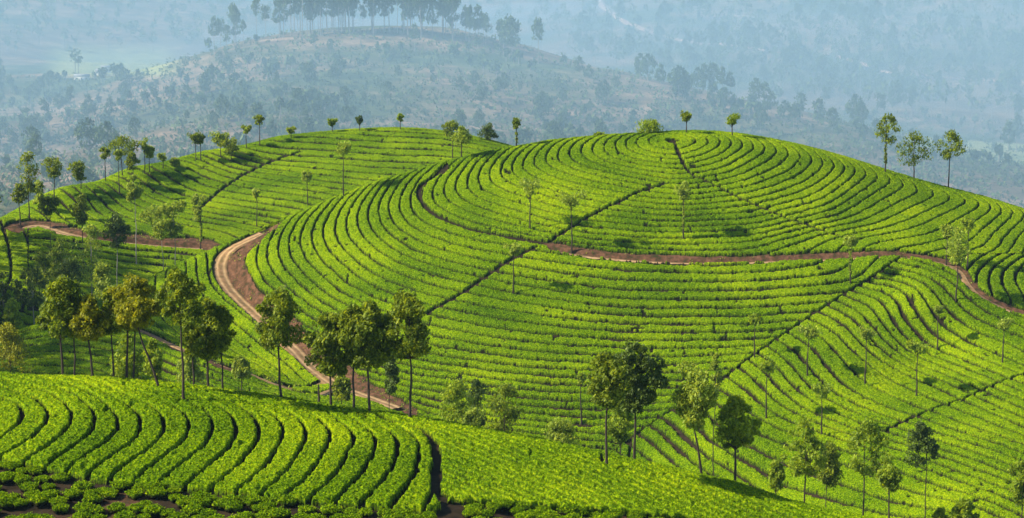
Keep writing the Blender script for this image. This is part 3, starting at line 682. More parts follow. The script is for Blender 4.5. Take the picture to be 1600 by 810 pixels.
FGT=[ # px,ybase,ytop,width px,crown-bottom y,mat,kind,lean px,label
(101,585,418,76,512,'o','oak',0,'tall dark-crowned tree standing leftmost in the row on the near crest'),
(118,586,445,50,508,'o','oak',0,'slim tree tucked close against the right of the leftmost dark-crowned tree'),
(146,588,452,58,516,'g','oak',-3,'shorter golden-green tree standing third along the near crest'),
(178,590,436,50,505,'o','oak',0,'straight tree just left of the big golden crown on the near crest'),
(198,592,420,66,497,'g','oak',4,'tall tree carrying the biggest golden crown on the near crest'),
(209,593,440,40,500,'g','oak',6,'thin trunk close behind the big golden-crowned tree'),
(252,611,424,58,500,'g','oak',-36,'tree with a strongly slanting dark trunk leaning to the left'),
(288,631,420,72,498,'o','oak',0,'tall tree rooted low on the near slope just right of the slanting trunk'),
(303,603,470,40,545,'o','oak',0,'small half-hidden tree right behind the tall tree beside the slanting trunk'),
(327,607,458,58,548,'o','oak',0,'dark round-crowned tree with a forked trunk right of the tall tree'),
(347,609,468,44,535,'o','oak',0,'slender tree at the right end of the left clump on the near crest'),
(440,623,443,72,530,'o','oak',-2,'lone ragged-crowned tree between the two clumps, in front of the red bank'),
(517,636,480,72,572,'o','oak',0,'spreading tree at the left of the middle clump, before the bare dusty ground'),
(553,641,466,56,562,'o','oak',0,'dark narrow tree with ivy-like growth round its foot in the middle clump'),
(577,645,462,78,556,'o','oak',0,'broad tree with an open upswept crown in the middle clump'),
(638,653,449,84,545,'o','oak',-2,'largest tree of the middle clump, standing at its right end'),
(948,733,545,70,622,'o','oak',0,'left one of the two close dark trees on the right foreground slope'),
(991,719,520,74,628,'d','oak',0,'taller and darker one of the two close trees on the right foreground slope'),
(1097,748,574,76,652,'p','fan',-14,'windswept tree with its crown blown out to the left'),
(1146,753,602,60,682,'f','oak',0,'compact tree with a pale green top and dark underside, right of the windswept tree')]
for i,(px,yb,yt,w,yc,mt,kd,ln,lb) in enumerate(FGT):
    b,Y=onground(px,yb,near=True);s=Y/2986.
    plant(b,(yb-yt)*s*1.01,w*s*1.2,kd,MATS[mt],lb,300+i,cbf=(yb-yc)/(yb-yt)*.96,nleaf=int(1.75*w*(yc-yt)),lsize=.25,tr=.145 if w>50 else .115,lean=ln*s,group=G1)
# trees in the hollows and on the far side of the crest: base hidden, distance given
rng0=np.random.RandomState(77)
VAL=[ # px,Y,ytop,width,crown-bottom,mat,kind,label,trunk
(613,262,556,30,610,'d','column','small grey-green conical tree behind the middle clump'),
(715,250,594,62,690,'f','bushy','bright yellow-green bushy tree in the hollow before the big hill'),
(786,246,600,62,700,'o','bushy','olive round tree at the right of the hollow thicket'),
(745,268,592,42,690,'d','column','grey-green taller tree rising behind the bright bushy one'),
(738,236,640,50,700,'p','bushy','pale low shrub in front of the hollow thicket'),
(874,236,662,72,712,'p','bushy','pale feathery bush just over the near slope edge'),
(968,235,622,48,690,'f','column','light green young tree seen between the two close dark trees'),
(1115,262,548,24,600,'p','sparse','thin pale tree rising behind the windswept tree'),
(1257,212,655,64,745,'f','oak','yellow-green tree in the lower right hollow nearest the slope edge'),
(1296,240,694,52,760,'o','column','faded green tree between the two yellow-green trees of the lower right hollow'),
(1355,215,656,68,742,'f','oak','broad yellow-green tree with a dark lower trunk in the lower right hollow'),
(1392,206,732,60,780,'f','tuft','bright spreading crown low at the bottom of the lower right hollow'),
(1438,250,662,54,720,'d','oak','dim dark-crowned tree at the back of the lower right hollow'),
(1510,214,782,44,830,'f','oak','bright treetop peeping in at the bottom edge, right of centre'),
(1474,206,798,30,830,'f','oak','small bright treetop just showing at the bottom edge'),
(1598,218,722,44,790,'f','oak','yellow-green tree cut by the right edge low down'),
(1215,230,720,28,760,'f','bushy','tiny light green bush over the edge of the right foreground slope'),
(20,292,512,66,575,'g','bushy','brownish spreading bush at the left edge behind the near crest'),
(205,232,522,60,590,'f','oak','bright young tree seen between the trunks of the left clump'),
(243,228,530,34,590,'f','oak','bright narrow shrub right of the slanting trunk'),
(300,300,548,40,595,'p','bushy','greyish shrub on the bank behind the left clump'),
(535,300,590,36,625,'o','bushy','low green shrub on the dusty ground by the middle clump'),
(380,318,560,30,590,'p','bushy','pale scrubby shrub beside the lower dirt track'),
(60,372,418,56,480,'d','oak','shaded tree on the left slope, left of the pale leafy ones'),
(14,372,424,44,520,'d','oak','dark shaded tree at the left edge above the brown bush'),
(28,340,468,34,520,'f','oak','light-topped tree at the left edge below the dark one'),
(105,395,372,46,440,'p','oak','leafy pale tree below the bend of the far red road'),
(152,390,352,62,440,'p','oak','large leafy tree in the middle of the shaded left slope'),
(80,405,398,44,440,'p','bushy','rounded pale crown low on the shaded left slope'),
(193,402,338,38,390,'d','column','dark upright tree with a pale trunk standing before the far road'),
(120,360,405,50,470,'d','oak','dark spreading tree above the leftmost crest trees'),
(170,350,415,50,470,'p','oak','grey-green tree above the golden crown'),
(262,405,322,62,372,'p','fan','hazy wide-crowned tree before the far red road'),
(283,405,316,36,372,'p','sparse','thin hazy tree against the wide crown before the far road'),
(90,425,308,32,335,'o','fan','flat-topped tree on the near side of the far road bend'),
(140,425,306,28,352,'o','column','dim dark tree just right of the flat-topped one'),
(222,440,278,32,312,'p','sparse','pale ghostly tree on the face of the left hill')]
for i,(px,Y,yt,w,yc,mt,kd,lb) in enumerate(VAL):
    a,_=ray(px,700);X=float(a)*Y;z=gz(X,Y);s=Y/2986.
    _,bz=ray(px,yt);ztop=float(bz)*Y;_,bc=ray(px,yc);zc=float(bc)*Y;h=ztop-z
    if h<1.5:print('LOW',lb,h);h=1.5;
    cbf=min(.8,max(.06,(zc-z)/h))
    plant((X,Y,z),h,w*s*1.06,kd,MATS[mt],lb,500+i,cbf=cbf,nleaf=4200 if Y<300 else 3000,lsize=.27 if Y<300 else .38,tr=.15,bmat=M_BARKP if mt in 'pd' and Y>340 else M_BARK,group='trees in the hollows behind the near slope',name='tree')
for i in range(24):  # trees added out of view to throw shade into the left hollow
    X=-(120+(i%3)*12)-rng0.rand()*3;Y=272+i*7.4
    plant((X,Y,gz(X,Y)),32+rng0.rand()*6,16,'oak',M_DARK,'tall dense tree added out of sight past the left edge to shade the hollow',1200+i,cbf=.22,nleaf=1700,lsize=.75,tr=.3,group='unseen shade trees added beyond the left edge',name='tree')
HILL=[ # px,ybase,ytop,width,cbfraction,mat,kind,shag,label
(828,358,278,32,.55,'p','tuft',0,'pale-crowned tree on the big dome above the end of the footpath'),
(893,390,297,36,.68,'p','tuft',0,'tree with a drooping pale crown at the start of the red road'),
(1067,374,283,30,.62,'p','tuft',1,'shaggy-trunked tree on the dome right of the forked drain'),
(802,458,378,26,.72,'p','tuft',0,'slim tree below the footpath beside the diagonal gap'),
(1328,445,366,28,.72,'p','tuft',1,'shaggy tree just below the red road near the long diagonal drain'),
(1494,470,356,38,.55,'p','column',0,'full-crowned tree standing at the inner edge of the right road'),
(1512,417,333,26,.66,'f','tuft',0,'tree at the corner of the small knoll by the right road'),
(1479,410,350,24,.55,'p','tuft',0,'faint pale small tree just left of the knoll corner tree'),
(1179,560,486,24,.75,'f','tuft',0,'slim tree left of the long diagonal drain on the lower slope'),
(1262,588,503,36,.72,'p','tuft',0,'wide-tufted tree right of the diagonal drain, left end of the spur group'),
(1351,601,507,26,.75,'p','tuft',0,'tall thin pruned tree in the middle of the spur'),
(1432,620,527,38,.74,'f','tuft',0,'bright-tufted tree right of the middle of the spur'),
(1465,546,474,14,.82,'p','tuft',0,'bare pole-like tree high on the spur below the right road'),
(1566,568,493,30,.76,'p','tuft',0,'pruned tree near the right edge of the spur'),
(1198,656,556,38,.78,'f','tuft',0,'tree with spreading top above the windswept one'),
(1284,680,598,32,.76,'f','tuft',0,'short-tufted tree low on the spur above the hollow'),
(909,662,580,16,.8,'f','tuft',0,'thin pale pole tree low on the front of the big hill'),
(1384,264,169,33,.52,'o','oak',.6,'tallest of the three trees on the right skyline, leafy halfway down its trunk'),
(1428,273,199,52,.32,'o','oak',0,'broad middle one of the three trees on the right skyline'),
(1483,293,199,36,.52,'o','oak',0,'round-topped right one of the three trees on the right skyline'),
(1072,208,172,18,.5,'o','tuft',0,'small dark tree on the very summit of the dome'),
(1144,212,177,24,.45,'f','tuft',0,'small bright palm-like tree right of the dome summit'),
(1012,207,186,38,.1,'f','bushy',0,'low spreading bush on the skyline of the dome'),
(936,211,204,14,.1,'f','bushy',0,'tiny bush on the dome skyline left of the low spreading bush'),
(806,229,181,14,.55,'o','tuft',.5,'slim tree where the dome skyline meets the left hill'),
(706,248,187,27,.55,'o','fan',0,'left one of the pair of taller trees on the right shoulder of the left hill'),
(722,246,194,30,.5,'p','oak',0,'right one of the pair of taller trees on the right shoulder of the left hill'),
(762,219,191,25,.12,'d','bushy',0,'dark round bush-like tree on the right end of the left hill crest'),
(537,306,219,27,.72,'p','tuft',0,'tall pale-crowned tree in the middle of the left hill'),
(481,322,264,24,.6,'p','tuft',0,'faint tree with a vague crown on the front of the left hill'),
(401,352,292,14,.7,'p','tuft',0,'very thin faint tree on the left hill above the skyline of the big hill'),
(313,390,300,26,.5,'p','sparse',.6,'dark-trunked tree beside the far road where it meets the big hill'),
(455,216,197,13,.4,'p','tuft',0,'tiny pale tree on the left hill crest'),
(519,206,183,14,.35,'f','tuft',0,'small round tree on the left hill crest, left of the dark one'),
(562,203,180,14,.35,'d','tuft',0,'small dark tree on the top of the left hill'),
(626,203,175,11,.4,'f','tuft',0,'small pale tree right of the top of the left hill'),
(406,226,178,16,.6,'o','tuft',0,'slim taller tree on the left hill crest beside the twin small ones'),
(385,231,194,15,.6,'p','tuft',0,'faint small tree just left of the slim taller crest tree'),
(345,243,206,26,.45,'p','fan',0,'wide faint tree on the left hill crest'),
(361,252,216,30,.4,'o','fan',0,'dark slanting-crowned tree just under the left hill crest'),
(307,251,206,20,.55,'o','tuft',0,'left one of the twin slim trees on the left hill crest'),
(314,250,208,18,.55,'o','tuft',0,'right one of the twin slim trees on the left hill crest'),
(255,264,239,16,.5,'p','tuft',0,'short faint tree on the lower left hill crest'),
(272,262,245,15,.4,'p','bushy',0,'tiny bush-like tree on the lower left hill crest'),
(234,270,226,18,.6,'f','fan',0,'yellowish thin tree on the lower left crest'),
(226,272,214,14,.6,'p','tuft',0,'faint tall thin tree behind the yellowish one'),
(192,275,211,42,.55,'o','oak',0,'broad-crowned tree on the lower left crest'),
(208,290,236,22,.5,'o','oak',0,'smaller tree just right below the broad-crowned one'),
(165,283,229,17,.6,'o','tuft',0,'slim tree left of the broad-crowned one on the crest'),
(187,300,232,12,.7,'p','tuft',0,'thin bare-looking tree under the broad-crowned one'),
(127,296,250,26,.4,'o','fan',0,'tree leaning left beside the small red cut on the crest'),
(86,307,243,30,.5,'o','fan',0,'tree with an arm of foliage reaching right, on the far left crest'),
(47,340,234,32,.38,'o','column',0,'tall tree near the left edge rising above the crest'),
(32,348,284,22,.55,'o','oak',0,'shorter tree just left of the tall one near the left edge'),
(62,330,280,20,.3,'p','bushy',0,'low hazy tree right of the tall one near the left edge')]
for i,(px,yb,yt,w,cbf,mt,kd,sh,lb) in enumerate(HILL):
    try:b,Y=onground(px,yb)
    except ValueError:
        try:b,Y=onground(px,yb+5)
        except ValueError:print('MISS',lb);continue
    s=Y/2986.;lean_c={'tree leaning left beside the small red cut on the crest':-1.5}.get(lb,0)
    big=kd!='tuft'
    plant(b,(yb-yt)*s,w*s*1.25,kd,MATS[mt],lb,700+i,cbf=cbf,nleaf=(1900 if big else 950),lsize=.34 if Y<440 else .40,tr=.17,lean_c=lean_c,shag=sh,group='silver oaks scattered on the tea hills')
# dead snag by the dusty ground
b,Y=onground(498,632,near=True);o=obj('dead_stump',tubes([[(0,0,-.3),(.03,0,1.1),(0,.02,2.4)]],[.13,.11,.06],7,M_BARK,'dead_stump'),loc=b);tag(o,'short bare snag standing on the crest before the dusty ground','tree stump')
print('trees',time.time()-T0)
# undergrowth in the hollows, where no tea grows
rng=np.random.RandomState(9);n=60000
X=rng.rand(n)*260-130;Y=190+rng.rand(n)*240;zt=samp(Z,X,Y);R=region(X,Y,zt);cut=roadinfo(X,Y)[0]
px_,py_=proj(X,Y,zt)
dz=(px_>430)&(px_<720)&(py_>575)&(Y>296)
k=(R==0)&(cut>.6)&(X>-112)&(np.abs(X)<.3*Y+6)&((~dz)|(rng.rand(n)<.12))&(vn(X,Y,5.,21)>-.45)
P=np.stack([X,Y,zt-TH],1)[k];V=[]
P=np.repeat(P,7,0)+rng.randn(k.sum()*7,3)*[.42,.42,.0]+np.c_[np.zeros((k.sum()*7,2)),rng.rand(k.sum()*7)*.9]
cv,cf=leafcards(P,.42,rng,.8)
tag(obj('undergrowth',mesh('undergrowth',cv,cf,M_OAK)),'tangled green undergrowth filling the hollows between the tea slopes','undergrowth',kind='stuff')
# weeds on the road banks
X=rng.rand(50000)*220-110;Y=290+rng.rand(50000)*190;_,zm,rm_,bm_,_=roadinfo(X,Y);k=(bm_>.5)&(rm_<.05)&(vn(X,Y,1.6,22)>.0)
zt=np.minimum(samp(Z,X,Y)-TH,zm);P=np.repeat(np.stack([X,Y,zt],1)[k],4,0);P=P+rng.randn(len(P),3)*[.2,.2,.1]+[0,0,.12]
cv,cf=leafcards(P,.22,rng,.8);tag(obj('bank_weeds',mesh('bank_weeds',cv,cf,M_OAKP)),'thin weeds growing on the red road banks','weeds',kind='stuff')
# ---------------------------------------------------------------- far country
FC=[(0,330,1050),(0,260,1300),(0,180,1700),(0,130,2200),(0,100,2900),(100,300,1150),(100,220,1500),(100,160,1900),(100,120,2500),(120,95,3300),(100,66,3500),(260,66,3600),(0,60,3300),(0,20,3800),(100,20,3900),(200,20,4000),(320,20,4200),(100,-20,4300),
(200,300,1150),(200,220,1450),(200,160,1750),(200,120,2200),(200,100,2800),(300,250,1300),(300,190,1480),(300,130,1720),(300,88,1980),(400,200,1420),(400,130,1700),(400,60,2080),
(450,48,2150),(450,90,1880),(560,45,2200),(560,90,1930),(600,150,1680),(600,190,1560),(600,240,1400),(700,52,2200),(700,100,1900),(700,200,1540),(780,78,2080),(800,150,1680),(800,210,1480),(800,290,1250),(860,110,1920),(900,160,1740),(950,200,1580),(950,260,1350),
(1050,160,1760),(1000,178,1700),(1100,172,1720),(1150,250,1450),(1200,200,1650),(1300,225,1600),(1350,250,1500),(1400,290,1400),(1600,300,1450),(1500,320,1350),
(940,80,3300),(1000,35,3700),(900,20,4400),(1150,75,3100),(1200,150,2500),(1300,95,2900),(1350,190,2150),(1450,125,2750),(1600,135,2650),(1600,210,2150),(1500,230,1950),(1600,260,1700),
(1300,20,3700),(1600,20,3600),(1100,-20,4300),(1450,60,3200),(600,10,4900),(450,0,5000)]
HF=[(-500,600,-120),(0,600,-120),(500,600,-120),(-600,850,-165),(0,850,-165),(600,850,-165),(0,2620,-150),(-300,2600,-150),(-160,2640,-150),(-80,2640,-150),(150,2450,-160),(-350,1500,-172),
(-2500,3000,-120),(2500,3000,-60),(-2500,1200,-150),(2500,1500,-120),(-2000,6000,30),(0,6000,30),(2000,6000,40),(4000,5000,30),(-4000,5000,10),(-1200,5000,-60)]
P=[];Vz=[]
for px,py,Y in FC:
    a,b_=ray(px,py);Y=Y*.75;P.append((a*Y,Y));Vz.append(b_*Y)
for a,b_,c in [(q if q[1]<700 else (q[0]*.75,q[1]*.75,q[2]*.75)) for q in HF]:P.append((a,b_));Vz.append(c)
ff=tps_fit(P,Vz,1e-3)
Yf=np.concatenate([np.arange(560,2300,9.),np.arange(2300,5600,30.)]);Af=np.linspace(-.62,.62,400)
A,Yq=np.meshgrid(Af,Yf);Xq=A*Yq
def fz(X,Y): return np.minimum(tps_eval(ff,X,Y)+6*vn(X,Y,130.,31)+2.0*vn(X,Y,35.,32),34)
Zq=fz(Xq,Yq);Zq=np.where(Yq<655,np.minimum(Zq,-104),Zq)
i=np.arange(Xq.size).reshape(Xq.shape);Fq=np.stack([i[:-1,:-1],i[:-1,1:],i[1:,1:],i[1:,:-1]],-1).reshape(-1,4)
m,n=newmat('far_country');L=n.links.new
tc=N(n,'ShaderNodeTexCoord');n1=N(n,'ShaderNodeTexNoise',Scale=.035);n1.inputs['Detail'].default_value=9;n1.inputs['Roughness'].default_value=.75;L(tc.outputs['Object'],n1.inputs['Vector'])
n2=N(n,'ShaderNodeTexNoise',Scale=.006);n2.inputs['Detail'].default_value=5;L(tc.outputs['Object'],n2.inputs['Vector'])
ga=ramp(n,n1.outputs[0],[(.36,(.025,.045,.02)),(.5,(.06,.085,.03)),(.64,(.14,.15,.06))]);br=ramp(n,n1.outputs[0],[(.36,(.07,.06,.035)),(.5,(.20,.14,.085)),(.64,(.42,.28,.19))])
rr=ramp(n,n2.outputs[0],[(.42,(0,0,0)),(.55,(1,1,1))]);x=N(n,'ShaderNodeMix',data_type='RGBA');L(rr.outputs[0],x.inputs[0]);L(ga.outputs[0],x.inputs[6]);L(br.outputs[0],x.inputs[7])
fieldc=ramp(n,n1.outputs[0],[(.4,(.22,.27,.09)),(.6,(.42,.42,.18))]);fa=N(n,'ShaderNodeAttribute',attribute_name='field');x2=N(n,'ShaderNodeMix',data_type='RGBA');L(fa.outputs['Fac'],x2.inputs[0]);L(x.outputs[2],x2.inputs[6]);L(fieldc.outputs[0],x2.inputs[7])
p=N(n,'ShaderNodeBsdfPrincipled',Roughness=1.0);p.inputs['Specular IOR Level'].default_value=.05;L(x2.outputs[2],p.inputs['Base Color']);o=N(n,'ShaderNodeOutputMaterial');L(p.outputs[0],o.inputs[0])
M_FAR=m
me=mesh('far_hills',np.stack([Xq.ravel(),Yq.ravel(),Zq.ravel()],1),Fq,M_FAR,True)
fx_,fy_=proj(Xq,Yq,Zq);attr(me,'field',(sstep(1380,1450,fx_)*sstep(205,225,fy_)*sstep(-.3,.2,vn(Xq,Yq,120.,40))*(Yq<1500)+(sstep(60,90,fy_)*(1-sstep(112,125,fy_))*sstep(60,100,fx_)*(1-sstep(240,300,fx_)))).ravel())
tag(obj('far_hills',me),kind='structure')
YF=Yf;FZ=Zq
def fhit(px,py,y0=700.,y1=5400.,st=9.):
    a,b=ray(px,py);a=np.ravel(a);b=np.ravel(b);out=np.full(a.shape,np.nan);prev=None;live=np.ones(a.shape,bool)
    for Y in np.arange(y0,y1,st):
        d=b*Y-(tps_eval(ff,a*Y,np.full(a.shape,Y))+6*vn(a*Y,np.full(a.shape,Y),130.,31))
        if prev is not None:
            h=live&(d<=0)&(prev>0);out[h]=Y;live&=~h
            if not live.any():break
        prev=d
    return a*out,out
# pinkish dirt roads on the far hillside
for L_ in ([(935,0),(950,18),(965,32),(985,42),(1005,50),(1040,62),(1085,68),(1130,72),(1180,80),(1215,86)],[(1290,88),(1320,94),(1345,102),(1360,108)],[(1375,113),(1400,118),(1440,121),(1500,124),(1560,130),(1640,136)]):
    X,Y=fhit([p[0] for p in L_],[p[1] for p in L_]);k=~np.isnan(Y)&(np.abs(np.r_[0,np.diff(np.nan_to_num(Y))])<900);Pq=smoothline(np.stack([X[k],Y[k]],1),2)
    if len(Pq)<4:continue
    d=np.gradient(Pq,axis=0);nn=np.stack([-d[:,1],d[:,0]],1);nn/=np.linalg.norm(nn,axis=1)[:,None]
    wv=4;A1=Pq+nn*wv;B1=Pq-nn*wv;v=np.vstack([np.c_[A1,fz(A1[:,0],A1[:,1])+1.6],np.c_[B1,fz(B1[:,0],B1[:,1])+.9]]);k_=len(Pq);ii=np.arange(k_-1);f=np.stack([ii,ii+k_,ii+k_+1,ii+1],1)
    tag(obj('far_road',mesh('far_road',v,f,plain('far_road_earth',[(.45,.27,.20),(.7,.45,.36)],.05),True)),kind='structure')
# far trees: a few shapes, copied
FT=[]
for i,(h,cb,w,kd,mt) in enumerate([(30,.52,12,'euc',M_EUC),(34,.6,10,'euc',M_EUC),(26,.45,13,'oak',M_EUC),(22,.35,14,'oak',M_EUC),(28,.55,9,'euc',M_EUC),(15,.15,13,'bushy',M_EUC),(19,.25,14,'oak',M_EUC)]):
    FT.append((h,)+treemesh(900+i,h,h*cb,w,kd,1.5,620,mt,M_BARKP,.32))
LBL={'belt':('tall bare-trunked eucalyptus in the misty belt along the middle ridge top','eucalyptus belt on the misty ridge'),
'slope':('hazy scattered tree on the scrubby slope of the middle ridge','trees scattered over the misty slope'),
'shoulder':('hazy full-crowned tree on the right shoulder of the middle ridge','trees on the right shoulder of the ridge'),
'left':('blue-hazed tree on the far left valley side','hazed trees at the far left'),
'far':('pale blue tree on the steep far hillside at the upper right','trees on the far upper-right hillside')}
npx=0
def fartree(px,py,kind,v,hs,Y=None):
    global npx
    X,Yh=fhit([px],[py])
    if np.isnan(Yh[0]):return
    x,y=float(X[0]),float(Yh[0]);h,t,c=FT[v];e=bpy.data.objects.new('eucalyptus_tree' if v in (0,1,4) else 'forest_tree',None);COL.objects.link(e)
    e.location=(x,y,float(fz(np.array([x]),np.array([y]))[0])-.3);s=hs/h;wd=.6+.35*rng.rand() if kind=='belt' else .9;e.scale=(s*wd,s*wd,s);e.rotation_euler=(0,0,rng.rand()*6.28)
    tag(e,LBL[kind][0],'tree',LBL[kind][1]);obj('trunk',t,e);obj('crown',c,e);npx+=1
rng=np.random.RandomState(21)
for i in range(96):
    px=[425+rng.rand()*290,335+rng.rand()*110,690+rng.rand()*160][0 if i<62 else (1 if i<76 else 2)]
    py=np.interp(px,[330,400,450,560,700,780,850],[78,60,50,47,53,78,105])+rng.rand()*10
    fartree(px,py,'belt',rng.choice([0,1,4,0,1,2,3]),22+rng.rand()**.7*28 if 430<px<720 else 18+rng.rand()*18)
for i in range(80):
    px=190+rng.rand()*760;py=np.interp(px,[190,300,450,700,900],[130,105,75,80,150])+rng.rand()**.8*np.interp(px,[200,600,950],[150,180,110]);fartree(px,py,'slope',rng.choice([2,3,5,6,4,6]),8+rng.rand()*8)
for px,py,hs in [(905,122,26),(920,128,22),(962,136,16),(1000,118,26),(1012,122,28),(1032,140,30),(1060,152,34),(1068,150,30),(1090,140,26),(1100,140,30),(1112,142,32),(1128,148,30),(1140,150,26),(1110,165,20),(1132,175,24),(1180,160,26),(1195,170,28),(1206,178,24),(1225,185,22),(1240,196,24),(1280,190,26),(1300,205,26),(1335,190,32),(1345,195,26),(1150,195,22),(1090,190,18),(1188,205,24),(872,142,18),(880,158,16),(1208,150,22),(1035,115,20),(1250,175,22),(750,170,22),(605,160,22),(540,170,24),(648,75,30)]:
    fartree(px,py+8,'shoulder',rng.choice([2,3,2,6]),hs*.72)
for i in range(34):
    px=rng.rand()*250;py=np.interp(px,[0,60,120,250],[110,130,150,130])+rng.rand()*150;fartree(px,py,'left',rng.choice([2,3,6,0]),13+rng.rand()*8)
for i in range(95):
    px=900+rng.rand()*700;py=rng.rand()*np.interp(px,[900,1200,1600],[90,150,250])+12;fartree(px,py,'far',rng.choice([0,1,4,2,6]),24+rng.rand()*12)
print('far trees',npx)
# the rest of the forest, too many to tell apart
def massmesh(n,sel,size,leaves,rng,col):
    px=rng.rand(n)*1700-50;py=rng.rand(n)*335;X,Y=fhit(px,py);k=~np.isnan(Y);X=X[k]+rng.randn(k.sum())*14;Y=Y[k]+rng.randn(k.sum())*30;px=px[k];py=py[k]
    k=sel(px,py,X,Y,rng);X=X[k];Y=Y[k];z=fz(X,Y);m_=len(X)
    return X,Y,z
Ps=[];trk=[]
X,Y,z=massmesh(4200,lambda px,py,X,Y,r:((Y>1680)&(r.rand(len(X))<.85)&~((px<260)&(py>82)&(py<118)&(Y<3150)))|((Y<1680)&(vn(X,Y,90.,51)>np.where((px<430)|(px>880),-.15,.25))&(r.rand(len(X))<.42)),1,1,rng,0)
for x,y,zz in zip(X,Y,z):
    h=18+rng.rand()*14 if y>1680 else 5+rng.rand()*7;k=34;d=rng.randn(k,3);d/=np.linalg.norm(d,axis=1)[:,None]
    c=np.array([x,y,zz+h*.7]);Ps.append(c+d*[h*.22,h*.22,h*.30]*(.5+.5*rng.rand(k,1))+rng.randn(k,3)*.5)
    if y<2600 and rng.rand()<.8:trk.append([(x,y,zz-1),(x+.3,y,zz+h*.45),(x,y,zz+h*.8)])
cv,cf=leafcards(np.vstack(Ps),3.0,rng,.8);tag(obj('far_forest',mesh('far_forest',cv,cf,M_EUC)),'misty mass of forest crowns over the far hills','forest',kind='stuff')
tag(obj('far_forest_trunks',tubes(trk,[.42,.3,.16],5,M_BARKP,'far_forest_trunks')),'pale trunks of the misty far forest','forest',kind='stuff')
n=9000;px=rng.rand(n)*1650-25;py=50+rng.rand(n)*280;X,Y=fhit(px,py);k=~np.isnan(Y)&(Y<1700);X=X[k]+rng.randn(k.sum())*6;Y=Y[k]+rng.randn(k.sum())*12;z=fz(X,Y)
r_=1.2+rng.rand(len(X))*2.6;P=np.repeat(np.stack([X,Y,z+r_*.5],1),9,0);d=rng.randn(len(P),3);d/=np.linalg.norm(d,axis=1)[:,None];P=P+d*np.repeat(r_,9)[:,None]*[1,1,.6]
cv,cf=leafcards(P,1.8,rng,.8);tag(obj('scrub',mesh('scrub',cv,cf,M_EUC)),'low scrub bushes dotted over the misty ridge slope','scrub',kind='stuff')
# two small white farm buildings in the left valley
M_WALL=plain('white_wall',[(.72,.70,.66),(.82,.80,.76)],.3);M_ROOF=plain('grey_roof',[(.25,.24,.24),(.42,.40,.40)],.4);M_GLASS=plain('dark_window',[(.03,.035,.04),(.05,.055,.06)],.5,.3)
def house(px,py,w,d,h,lb,rz):
    X,Y=fhit([px],[py]);x,y=float(X[0]),float(Y[0]);z=float(fz(np.array([x]),np.array([y]))[0])
    e=bpy.data.objects.new('farmhouse',None);COL.objects.link(e);e.location=(x,y,z);e.rotation_euler=(0,0,rz);tag(e,lb,'house','small white houses in the far valley')
    def box(nm,a,b,mt):
        v=np.array([[q[0] if i&1 else p_[0],q[1] if i&2 else p_[1],q[2] if i&4 else p_[2]] for i in range(8) for p_,q in [(a,b)]]);f=np.array([[0,2,3,1],[4,5,7,6],[0,1,5,4],[2,6,7,3],[0,4,6,2],[1,3,7,5]])
        return obj(nm,mesh(nm,v,f,mt),e)
    box('wall',(-w/2,-d/2,-3),(w/2,d/2,h),M_WALL)
    v=np.array([(-w/2-.5,-d/2-.6,h+.01),(w/2+.5,-d/2-.6,h+.01),(w/2+.5,d/2+.6,h+.01),(-w/2-.5,d/2+.6,h+.01),(-w/2-.5,0,h+2.2),(w/2+.5,0,h+2.2)])
    me=mesh('roof',v,[np.array([[0,1,5,4],[2,3,4,5],[0,3,2,1]]),np.array([[0,4,3],[1,2,5]])],M_ROOF);obj('roof',me,e)
    box('door',(-.6,-d/2-.06,0),(.6,-d/2+.02,2.2),M_GLASS)
    for q in (-.32,.32):box('window',(q*w-.7,-d/2-.06,1.1),(q*w+.7,-d/2+.02,2.3),M_GLASS)
house(166,113,9,7,4.5,'brightest little white house among trees in the far left valley',.3)
house(157,119,7,5,3,'lower pale hut just left below the white house',-.2)
house(128,125,12,6,3,'long pale shed farther left below the white house',.1)
print('far',time.time()-T0)
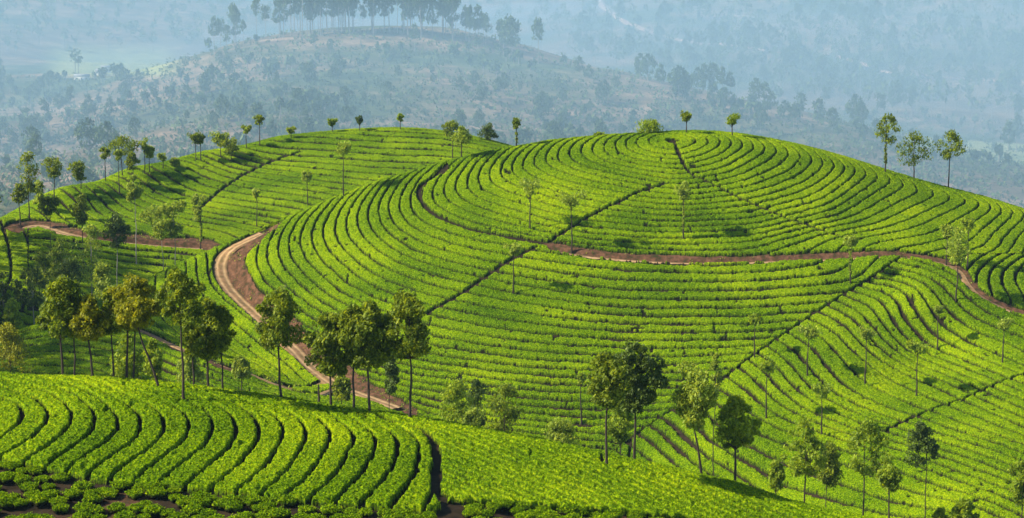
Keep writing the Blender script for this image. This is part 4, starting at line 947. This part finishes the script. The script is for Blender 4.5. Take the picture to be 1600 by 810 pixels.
# ---------------------------------------------------------------- haze
def hazebox(name,a,b,dens,col,an,lb):
    v=np.array([[b[0] if i&1 else a[0],b[1] if i&2 else a[1],b[2] if i&4 else a[2]] for i in range(8)]);f=np.array([[0,2,3,1],[4,5,7,6],[0,1,5,4],[2,6,7,3],[0,4,6,2],[1,3,7,5]])
    m,n=newmat(name);pv=N(n,'ShaderNodeVolumePrincipled',Density=dens,Anisotropy=an);pv.inputs['Color'].default_value=(*col,1)
    o=N(n,'ShaderNodeOutputMaterial');n.links.new(pv.outputs[0],o.inputs['Volume'])
    return tag(obj(name,mesh(name,v,f,m)),lb,'haze',kind='stuff')
hazebox('haze',(-5200,-60,-260),(5200,5750,60),HAZE_D,HAZE_C,.0,'thin blue haze lying over the whole valley')
# mist pooled in the valley behind the tea hills: a flat closed lens
nu,nv=64,24;th=np.linspace(0,2*np.pi,nu,endpoint=False);ph=np.linspace(-np.pi/2,np.pi/2,nv);Tt,Pp=np.meshgrid(th,ph)
for nm_,cx_,cy_,cz_,ax_,ay_,az_,dn_,cl_,lb_ in (('valley_mist',0,3000,-90,3000,2350,80,MIST_D,(.44,.72,.96),'pale mist filling the broad valley behind the tea hills'),
        ('low_mist',1250,2650,-150,1900,1800,118,LOW_D,(.56,.78,.98),'bright low mist pooled at the foot of the far hillside'),
        ('near_mist',0,1000,-105,1700,400,112,NEAR_D,(.48,.76,.97),'soft mist lying in the valley just behind the tea hills')):
    v=np.stack([ax_*np.cos(Pp)*np.cos(Tt)+cx_,ay_*np.cos(Pp)*np.sin(Tt)+cy_,az_*np.sin(Pp)+cz_],-1).reshape(-1,3);i=np.arange(nu*nv).reshape(nv,nu);j=np.roll(i,-1,1)
    m,n=newmat(nm_);pv=N(n,'ShaderNodeVolumePrincipled',Density=dn_);pv.inputs['Color'].default_value=(*cl_,1);o=N(n,'ShaderNodeOutputMaterial');n.links.new(pv.outputs[0],o.inputs['Volume'])
    tag(obj(nm_,mesh(nm_,v,np.stack([i[:-1],j[:-1],j[1:],i[1:]],-1).reshape(-1,4),m)),lb_,'mist',kind='stuff')
print('done',time.time()-T0)
